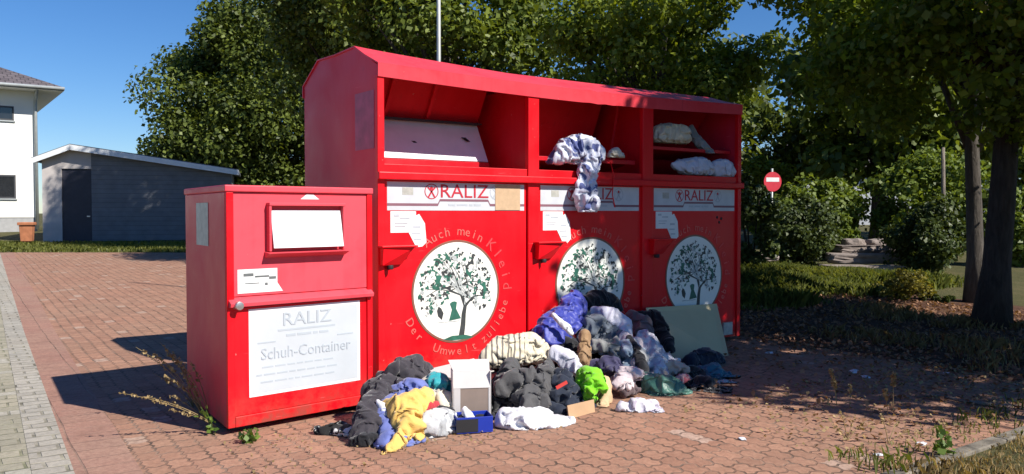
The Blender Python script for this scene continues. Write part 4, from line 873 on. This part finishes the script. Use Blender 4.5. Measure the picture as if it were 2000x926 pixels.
for i, (px, py, r, lab) in enumerate(((1503, 690, .03, 'white paper scrap nearest the right end of the container'), (1670, 727, .05, 'largest pale scrap in the shade on the paving'), (1690, 737, .03, 'small blue grey scrap right of the largest pale scrap'), (1848, 729, .02, 'tiny white scrap in the shade near the trunk'), (1800, 868, .028, 'white scrap left of the green weed by the kerb'), (1450, 858, .022, 'pale scrap on the sunlit paving'), (1715, 889, .02, 'tiny pale scrap among the dry weeds'))):
    c = PG(px, py, .008); bm = bmesh.new(); bmesh.ops.create_icosphere(bm, subdivisions=2, radius=1)
    for v in bm.verts: v.co = Vector((v.co.x * r * 1.5, v.co.y * r, max(v.co.z, -.3) * r * .4 + r * .12)) * (1 + .5 * mn.noise(v.co * 1.7 + Vector((i * 9, 0, 0))))
    me = bpy.data.meshes.new('paper_scrap'); bm.to_mesh(me); bm.free(); me.materials.append(M['scrap']); tag(link('paper_scrap', me, None, c, i), lab, 'paper scrap', 'paper scraps on the paving')

# ------------------------------------------------------------------ trees, shrubs, grass
rng = np.random.default_rng(5)
LM = {}
LM['dark'] = leafmat('dark_leaves', (0.024, 0.044, 0.010), (0.18, 0.225, 0.038), 0.36)
LM['mid'] = leafmat('mid_leaves', (0.045, 0.074, 0.013), (0.21, 0.265, 0.04), 0.42)
LM['lime'] = leafmat('yellow_green_leaves', (0.08, 0.12, 0.014), (0.25, 0.31, 0.035), 0.44)
LM['maple'] = leafmat('maple_leaves', (0.06, 0.10, 0.014), (0.21, 0.28, 0.03), 0.5)
LM['hedge'] = leafmat('hedge_leaves', (0.028, 0.046, 0.012), (0.09, 0.12, 0.028), 0.3)
LM['shrub'] = leafmat('shrub_leaves', (0.08, 0.125, 0.022), (0.20, 0.26, 0.045), 0.42)
LM['yellow'] = leafmat('yellowing_leaves', (0.14, 0.13, 0.02), (0.30, 0.25, 0.04), 0.35)
LM['grass'] = leafmat('grass_blades', (0.06, 0.095, 0.018), (0.22, 0.24, 0.06), 0.4)
LM['lawn'] = leafmat('sunny_grass', (0.12, 0.15, 0.03), (0.28, 0.29, 0.08), 0.5)  # brighter copy of the grass, sunlight put into its colour
LM['straw'] = leafmat('straw', (0.20, 0.14, 0.06), (0.42, 0.31, 0.15), 0.25, 0.7)
LM['litter'] = leafmat('dead_leaves', (0.13, 0.055, 0.032), (0.36, 0.20, 0.11), 0.2, 0.8)
LM['weed'] = leafmat('weed_green', (0.06, 0.12, 0.02), (0.16, 0.24, 0.04), 0.35)
BK = {'grey': bark('grey_bark', (0.11, 0.095, 0.08)), 'dark': bark('dark_bark', (0.07, 0.055, 0.045)), 'pale': bark('pale_bark', (0.26, 0.22, 0.18))}
def fast_mesh(name, verts, nper, m):
    """verts: (n, nper, 3) separate polygons"""
    n = len(verts); me = bpy.data.meshes.new(name); me.vertices.add(n * nper); me.vertices.foreach_set('co', verts.astype('f').ravel())
    me.loops.add(n * nper); me.loops.foreach_set('vertex_index', np.arange(n * nper, dtype='i'))
    me.polygons.add(n); me.polygons.foreach_set('loop_start', np.arange(0, n * nper, nper, dtype='i'))
    me.update(calc_edges=True); me.materials.append(m); return me
def unit(a): return a / np.maximum(np.linalg.norm(a, axis=-1, keepdims=True), 1e-9)
def leaves(cen, nrm, size):
    n = len(cen); r = unit(rng.normal(size=(n, 3))); t = unit(np.cross(nrm, r)); b = np.cross(nrm, t)
    t[:, 2] -= 0.35; t = unit(t); s = (size * rng.uniform(.65, 1.3, n))[:, None]; wd = rng.uniform(.32, .5, n)[:, None]
    fold = nrm * s * rng.uniform(-.05, .22, n)[:, None]
    return np.stack([cen - t * s * .5, cen + b * s * wd + fold - t * s * .05, cen + t * s * .55 - fold * .6, cen - b * s * wd + fold - t * s * .05], 1)
def cloud(clumps, per, size, flat=.75, up=.5):
    P, Nn = [], []
    for c, R, k in clumps:
        n = max(4, int(per * k)); d = unit(rng.normal(size=(n, 3))); r = R * rng.uniform(0, 1, n) ** .42
        p = d * r[:, None]; p[:, 2] *= flat; P.append(p + c); Nn.append(unit(d * .7 + rng.normal(size=(n, 3)) * .55 + np.array([0, 0, up])))
    return leaves(np.concatenate(P), np.concatenate(Nn), size)
def shell_clumps(ells, R, lo=.45, rnd=.3, spread=.12):
    out = []
    for (c, rad, n) in ells:
        d = unit(rng.normal(size=(n, 3))); q = rng.uniform(lo, 1, n) ** .6
        bump = 1 + spread * np.array([mn.noise(Vector(x) * 2.2 + Vector(c)) for x in d]) * 2
        for i in range(n):
            out.append((np.array(c) + d[i] * np.array(rad) * q[i] * bump[i] * (1 - R / max(rad) * .5), R * rng.uniform(1 - rnd, 1 + rnd), rng.uniform(.6, 1.3)))
    return out
def tree(name, label, base, ells, R, per, size, lm, bk, rad, top, lean=(0, 0), group=None, limbs=22, cat='tree', extra=(), flat=.75, lo=.45, fmin=.35):
    global rng
    rng = np.random.default_rng(int(abs(base[0]) * 100) + int(abs(base[1]) * 37))
    t = thing(name, label, cat, base, 0, group); b = np.array(base)
    cl_ = shell_clumps(ells, R, lo) + [(np.array(c), r, k) for c, r, k in extra]
    v = cloud(cl_, per, size, flat) - b
    link('crown', fast_mesh('crown', v, 4, lm), t)
    tb = MB(); hz_ = top; pts = []; rr = []
    for i in range(9):
        f = i / 8; pts.append((lean[0] * f + .05 * math.sin(f * 5 + base[0]), lean[1] * f + .04 * math.sin(f * 4 + 1), hz_ * f - .05)); rr.append(rad * (1.35 - .35 * min(1, f * 8)) * (1 - .55 * f))
    rr[0] = rad * 1.45
    tb.tube(pts, rr, 14)
    order = rng.permutation(len(cl_))[:limbs]
    for i in order:
        c = cl_[i][0] - b; f = min(.95, max(fmin, (c[2] * .55) / hz_)); k = int(f * 8); s_ = Vector(pts[k]); e_ = Vector(c); mid = s_.lerp(e_, .5) + Vector((0, 0, .12 * (e_ - s_).length)); 
        pp_ = [s_, s_.lerp(mid, .55) + Vector((0, 0, .05)), mid, mid.lerp(e_, .5), e_]; r0 = min(rr[k] * .55, rad * .42)
        tb.tube(pp_, [r0, r0 * .75, r0 * .5, r0 * .3, r0 * .12], 6)
    tb.build('trunk', bk, t); return t
def g3(x, y): return (x, y, terr(x, y))
# broad dark trees behind the containers
tree('broadleaf_tree', 'wide dense dark green tree rising behind the low shed', g3(-10.9, 36.5), [((-10.9, 36.5, 5.9), (5.15, 4.2, 5.2), 150)], 1.3, 620, .175, LM['dark'], BK['dark'], .32, 7.5, limbs=26)
tree('broadleaf_tree', 'dark tree between the shed and the red container roof', g3(-4.3, 24.0), [((-4.3, 24.0, 8.2), (3.4, 3.1, 4.8), 115)], .98, 560, .135, LM['dark'], BK['dark'], .24, 7.5, limbs=26)
tree('broadleaf_tree', 'green tree standing right behind the grey metal pole', g3(-1.5, 18.6), [((-1.45, 18.6, 5.6), (2.4, 2.2, 3.2), 80)], .8, 450, .125, LM['mid'], BK['grey'], .2, 6.5, limbs=24)
tree('broadleaf_tree', 'light yellow green tree behind the right half of the red container', g3(2.7, 15.2), [((2.55, 15.2, 4.35), (2.0, 1.6, 2.3), 66)], .62, 430, .105, LM['lime'], BK['grey'], .13, 5.2, limbs=24)
# the maple row on the right
mb_ = PG(1940, 640)
tree('maple_tree', 'big dark maple with thick trunk at the right edge', g3(mb_.x, mb_.y), [((5.9, 10.5, 5.6), (3.3, 3.2, 3.2), 85), ((6.2, 10.7, 3.3), (2.8, 2.4, 1.0), 46)], .58, 330, .10, LM['maple'], BK['dark'], .175, 6.5, lean=(.3, .1), limbs=30, fmin=.5,
     extra=[((4.55, 8.0, 3.75), .45, .8), ((5.0, 8.2, 3.5), .45, .8), ((4.2, 8.3, 4.0), .4, .7), ((5.3, 8.0, 4.0), .45, .8)])
m5 = PG(1903, 600)
tree('maple_tree', 'slimmer maple trunk just left of the big trunk with sunlit foot', g3(m5.x, m5.y), [((m5.x + .2, m5.y + .8, 5.8), (2.6, 2.6, 2.4), 50)], .7, 260, .14, LM['maple'], BK['grey'], .13, 6.0, lean=(-.15, .1), limbs=16)
tree('maple_tree', 'maple beyond the right picture edge whose shade falls on the container', g3(8.6, 7.0), [((8.12, 6.48, 5.15), (3.45, 3.4, 3.25), 145)], .75, 255, .17, LM['maple'], BK['dark'], .22, 6.5, limbs=20)
# far trees on the right
far = [((10.8, 24.5), 5.0, 3.0, 'mid', 'tree with dark straight trunk in the gap between the hedges'), ((6.0, 31.0), 4.8, 3.4, 'dark', 'dark tree far behind the small red sign'), ((14.5, 27.0), 5.2, 3.4, 'mid', 'green tree far behind the slim maple trunk'),
       ((18.5, 30.0), 5.4, 3.8, 'dark', 'dark tree far off at the right edge'), ((12.0, 36.0), 5.0, 4.0, 'dark', 'dark tree farthest back above the stone slabs')]
for (xy_, hc_, rc_, lm, lab) in far:
    x, y = xy_; z = terr(x, y); tree('broadleaf_tree', lab, (x, y, z), [((x, y, z + hc_), (rc_, rc_ * .8, hc_ * .72), 60)], 1.0, 170, .26, LM[lm], BK['dark'], .2, hc_ + 1, limbs=12, group='far trees on the right')
def shrub(name, label, px, y, py_top, half_px, lm, size, per, n=26, cat='shrub', depth=None, low=.0, R=None, group=None, core=True, spread=.28):
    x = (px - 1000) / FPX * y; z0 = terr(x, y); zt = PY(px, py_top, y).z; hh = zt - z0; rx = half_px * y / FPX
    t = thing(name, label, cat, (x, y, z0), 0, group); R = R or min(rx, hh) * .38
    cs = shell_clumps([((0, 0, hh * .5), (rx, depth or rx, hh * .5), n)], R, .5, .5, spread)
    cs = [(np.array([c[0], c[1], max(c[2], R * .5)]), r, k) for c, r, k in cs]
    link('foliage', fast_mesh('foliage', cloud(cs, per, size, .9), 4, lm), t)
    sb = MB()
    for i in rng.permutation(len(cs))[:9]:
        c = Vector(cs[i][0]); sb.tube([(c.x * .12, c.y * .12, -.03), (c.x * .5, c.y * .5, c.z * .55), tuple(c)], [.025, .016, .006], 5)
    sb.build('stem', BK['dark'], t); return t
shrub('hedge_bush', 'dark rounded hedge bush left of the stone slabs', 1572, 19.2, 395, 72, LM['hedge'], .085, 420, 34)
shrub('hedge_bush', 'dark rounded hedge bush right of the stone slabs', 1812, 17.6, 392, 78, LM['hedge'], .085, 420, 34)
shrub('hedge_bush', 'dark bush half hidden behind the right end of the container', 1468, 17.5, 330, 48, LM['hedge'], .09, 330, 26)
shrub('tall_shrub', 'sunlit green shrub rising behind the left hedge bush', 1600, 22.0, 338, 75, LM['shrub'], .12, 300, 30)
shrub('tall_shrub', 'light green shrub reaching toward the stone slabs', 1648, 20.4, 412, 34, LM['shrub'], .10, 260, 14)
shrub('tall_shrub', 'bright green shrub behind the right hedge bush and pale post', 1812, 21.0, 285, 95, LM['shrub'], .12, 330, 34)
shrub('tall_shrub', 'green shrub at the right edge behind the thick trunk', 1995, 19.0, 300, 48, LM['shrub'], .12, 300, 24)
shrub('tall_shrub', 'light green shrub above the small red sign', 1488, 26.0, 285, 45, LM['lime'], .14, 280, 20)
shrub('small_shrub', 'straggly yellowish low shrub on the grass before the right hedge bush', 1762, 13.2, 530, 48, LM['yellow'], .05, 110, 26, R=.13, spread=.5)
shrub('small_shrub', 'low green shrub at the foot of the slim trunk', 1850, 13.0, 575, 50, LM['hedge'], .06, 200, 16)
shrub('tall_shrub', 'leafy shrub partly hiding the small red sign', 1532, 21.4, 352, 26, LM['shrub'], .10, 220, 16)
shrub('tall_shrub', 'dark shrub between the two trunks farther back', 1940, 24.0, 345, 55, LM['hedge'], .12, 300, 24)
# pale post, far pale building, stone slabs
c = PY(1841, 400, 19.4); b_ = MB(); z0 = terr(c.x, c.y); b_.tube([(0, 0, 0), (0.02, 0, 1.4), (-.01, 0, PY(1841, 288, 19.4).z - z0)], [.06, .05, .04], 8)
tag(b_.build('wooden_post', BK['pale'], None, (c.x, c.y, z0)), 'thin pale wooden post standing in front of bright green shrub', 'post')
M['pale_wall'] = simple('pale_wall', (0.55, 0.56, 0.58), .9, .05)
fb = thing('far_house', 'pale house glimpsed far off between the hedges and trunks', 'house', (22.5, 48.0, terr(22.5, 48)), -.1)
MB().box(-6, 6, 0, 6, -.2, 3.2).build('wall', M['pale_wall'], fb)
b_ = MB(); b_.prism([(-6.4, -.4, 3.2), (-6.4, 6.4, 3.2), (-6.4, 3, 5.2)], (12.8, 0, 0)); b_.build('roof', M['tiles'], fb)
for x in (-4.6, -1.6, 1.5, 4.2): MB().box(x, x + 1.0, -.02, -.002, 1.0, 2.2).build('window', M['glass'], fb)
M['stone'] = simple('pinkish_stone', (0.23, 0.19, 0.17), .95, .3, 5, .8, 18)
def rock(px, py, y, wpx, hgt, dep, lab, sq=.5, sd=0):
    x = (px - 1000) / FPX * y; z = PY(px, py, y).z; hx = wpx * y / FPX / 2; bm = bmesh.new(); bmesh.ops.create_cube(bm, size=2); bmesh.ops.subdivide_edges(bm, edges=bm.edges[:], cuts=6, use_grid_fill=True)
    for v in bm.verts:
        p = v.co.copy(); s_ = p.normalized() * 1.25; p = p.lerp(s_, sq); k = 1 + .16 * mn.noise(p * 1.5 + Vector((sd * 5, 0, 0))) + .07 * mn.noise(p * 4 + Vector((sd, 3, 0)))
        v.co = Vector((p.x * hx, p.y * dep / 2, p.z * hgt / 2)) * k
    me = bpy.data.meshes.new('stone_slab'); bm.to_mesh(me); bm.free(); me.materials.append(M['stone']); o = link('stone_slab', me, None, (x, y, z), .1 * math.sin(sd * 3)); tag(o, lab, 'stone'); return o
rock(1682, 524, 17.6, 140, .13, .5, 'long lowest stone slab at the front of the steps between hedges', .12, 1)
rock(1684, 505, 18.3, 122, .22, .6, 'second stone slab of the steps between hedges', .12, 2)
rock(1690, 488, 18.9, 118, .22, .6, 'third stone slab under the two loose stones', .15, 3)
rock(1668, 478, 19.0, 40, .26, .4, 'left loose rounded stone on top of the steps', .6, 4)
rock(1716, 479, 19.0, 46, .28, .4, 'right loose rounded stone on top of the steps', .6, 5)
rock(1498, 503, 18.0, 38, .14, .3, 'single pale stone in the grass near the container end', .5, 6)
# grass and litter (nobody could count it)
def blades(name, n, fpos, hlo, hhi, m, wd=.012, lean=.45, per=5):
    c = np.array([fpos() for _ in range(n)]); c = np.repeat(c, per, 0); N_ = len(c); c[:, :2] += rng.normal(size=(N_, 2)) * .035
    z = np.array([terr(a, b) for a, b in c[:, :2]]); base = np.c_[c[:, :2], z]; h_ = (rng.uniform(hlo, hhi, N_) * c[:, 2])[:, None]
    az = rng.uniform(0, 6.283, N_); d = np.c_[np.cos(az), np.sin(az), np.zeros(N_)]; s_ = np.c_[-np.sin(az), np.cos(az), np.zeros(N_)] * wd * .5
    ln = rng.uniform(.1, lean * 1.6, N_)[:, None]; mid = base + d * h_ * ln * .35 + np.array([0, 0, 1]) * h_ * .6; tip = base + d * h_ * ln + np.array([0, 0, 1]) * h_ * (1 - ln * .35)
    v = np.stack([base - s_, base + s_, mid + s_ * .7, tip, mid - s_ * .7], 1); o = link(name, fast_mesh(name, v, 5, m)); o['kind'] = 'stuff'; return o
def insw(s0, s1, w0, w1, f=None):
    def q():
        while True:
            s, w = rng.uniform(s0, s1), rng.uniform(w0, w1); p = SW(s, w); k = mn.noise(Vector((p.x * .7, p.y * .7, 3)))
            if p.y > 2 and (f is None or f(p, k)): return (p.x, p.y, max(.25, .7 + 1.1 * k))
    return q
blades('long_grass', 8500, insw(4.9, 13, 1.2, 11, lambda p, k: k > -.3 and rng.uniform() < min(1, max(.06, ((p - A).dot(V) - 1.2) / 3.0 + k * .6)) and 1420 < 1000 + FPX * p.x / p.y < 2040), .06, .30, LM['grass'], .016)
blades('long_grass', 2600, lambda: (lambda y: (rng.uniform(-.68, -.36) * y, y, 1.0))(rng.uniform(23.4, 27.6)), .04, .14, LM['lawn'], .03)
blades('dry_grass', 4200, insw(1.3, 6, -6.0, -3.70), .03, .09, LM['straw'], .006)
blades('dry_grass', 420, insw(4.6, 9, -3.5, .5, lambda p, k: k > .05), .05, .18, LM['straw'], .01)
blades('kerb_weeds', 110, insw(1.2, 5, -3.72, -3.3), .03, .12, LM['grass'], .008)
def scatter(name, n, fpos, size, m):
    c = np.array([fpos() for _ in range(n)]); z = np.array([terr(a, b) for a, b in c[:, :2]]) + rng.uniform(.012, .04, n)
    nr = unit(rng.normal(size=(n, 3)) * .35 + np.array([0, 0, 1])); o = link(name, fast_mesh(name, leaves(np.c_[c[:, :2], z], nr, size), 4, m)); o['kind'] = 'stuff'; return o
scatter('fallen_leaves', 7500, insw(4.5, 9.6, -3.4, 2.8), .052, LM['litter'])
scatter('fallen_leaves', 900, insw(1.8, 4.9, -3.5, -.3, lambda p, k: rng.uniform() < .15 + .25 * (p.x - 1)), .045, LM['litter'])
scatter('dry_bits', 1300, insw(1.2, 4.9, -3.6, -1.9, lambda p, k: rng.uniform() < .1 + .3 * (p.x - 1)), .03, LM['straw'])
scatter('dry_bits', 260, insw(-1.6, .4, -1.9, -.9), .02, LM['straw'])
# weeds, each a plant of its own
def weed(label, base, tips, head=True, m=LM['straw'], hs=.022, r=.0035, nh=26, leaf=0, group=None, name='dry_weed'):
    b = PG(*base); w = (b - A).dot(V); t = thing(name, label, 'weed', (b.x, b.y, 0), 0, group); st = MB(); L3, N3 = [], []
    for tp in tips:
        e = PW(tp[0], tp[1], w + (tp[2] if len(tp) > 2 else 0)) - b; e.z = max(e.z, .04); s_ = Vector((0, 0, 0)); mid = Vector((e.x * .35, e.y * .35, e.z * .62)); pts = [((1 - f) ** 2) * s_ + 2 * f * (1 - f) * mid + f * f * e for f in [i / 10 for i in range(11)]]
        st.tube(pts, [r * (1 - .06 * i) for i in range(11)], 5)
        if head:
            for k in range(nh):
                f = rng.uniform(.62, 1); q = pts[min(10, int(f * 10))].lerp(pts[min(10, int(f * 10) + 1)], (f * 10) % 1); L3.append(np.array(q) + rng.normal(size=3) * .007)
        for k in range(leaf):
            f = rng.uniform(.15, .95); q = pts[int(f * 10)]; L3.append(np.array(q) + rng.normal(size=3) * .02)
    so = st.build('stem', m, t)
    if L3:
        c = np.array(L3); link('seed_head' if head else 'foliage', fast_mesh('seed_head', leaves(c, unit(rng.normal(size=c.shape)), hs), 4, m), t)
    return t
weed('dry weed arching left in the shade beside the small container', (432, 842), [(238, 768), (285, 775), (330, 800)])
weed('tall dry weed with pale seed heads beside the small container', (395, 812), [(265, 678), (300, 690), (312, 668), (330, 690)])
weed('dry stalk leaning on the dark side of the small container', (410, 820), [(322, 735), (345, 700), (372, 706)])
weed('upright dry weed close against the dark side of the small container', (402, 826), [(338, 742), (352, 726), (368, 738), (380, 760), (330, 772)], nh=14)
weed('low tangled dry weed at the back of the small container side', (378, 796), [(318, 706), (340, 690), (356, 712), (300, 730)], nh=14)
weed('green weed below the dark side of the small container', (415, 850), [(392, 795), (402, 800), (412, 812)], False, LM['weed'], .035, leaf=9, name='green_weed')
weed('bright green weed tuft at the front corner of the small container', (488, 866), [(474, 842), (488, 838), (500, 846), (480, 850)], False, LM['weed'], .04, leaf=16, name='green_weed')
weed('dry grass spike leftmost on the sunlit paving at right', (1634, 792), [(1622, 722), (1630, 745)], hs=.026, r=.003, nh=46)
weed('short dry grass spike between the two tall spikes', (1660, 800), [(1661, 752)], hs=.022, r=.003, nh=30)
weed('tallest dry grass spike near the shade edge', (1744, 806), [(1745, 730)], hs=.028, r=.003, nh=60)
weed('slanted dry grass spike beside the tallest spike', (1734, 812), [(1728, 762)], hs=.026, r=.003, nh=40)
weed('spreading dry weed below the dry spikes', (1655, 862), [(1640, 800), (1670, 815), (1690, 822), (1625, 830)], hs=.02, nh=12)
weed('spreading dry weed left of the green weed', (1735, 868), [(1720, 810), (1755, 822), (1775, 840)], hs=.02, nh=12)
weed('leafy green weed near the kerb', (1842, 893), [(1838, 838), (1850, 846), (1828, 858), (1858, 866)], False, LM['weed'], .045, leaf=14, name='green_weed')
# fallen dead branch at the shade edge
b_ = MB(); q = [PG(1790, 775, .02), PG(1835, 772, .03), PG(1880, 783, .025), PG(1935, 790, .03)]; c = Vector((q[0].x, q[0].y, 0))
b_.tube([p - c for p in q], [.008, .012, .014, .018], 7); tag(b_.build('branch', BK['pale'], None, c), 'pale dead branch lying at the edge of the shade', 'branch')
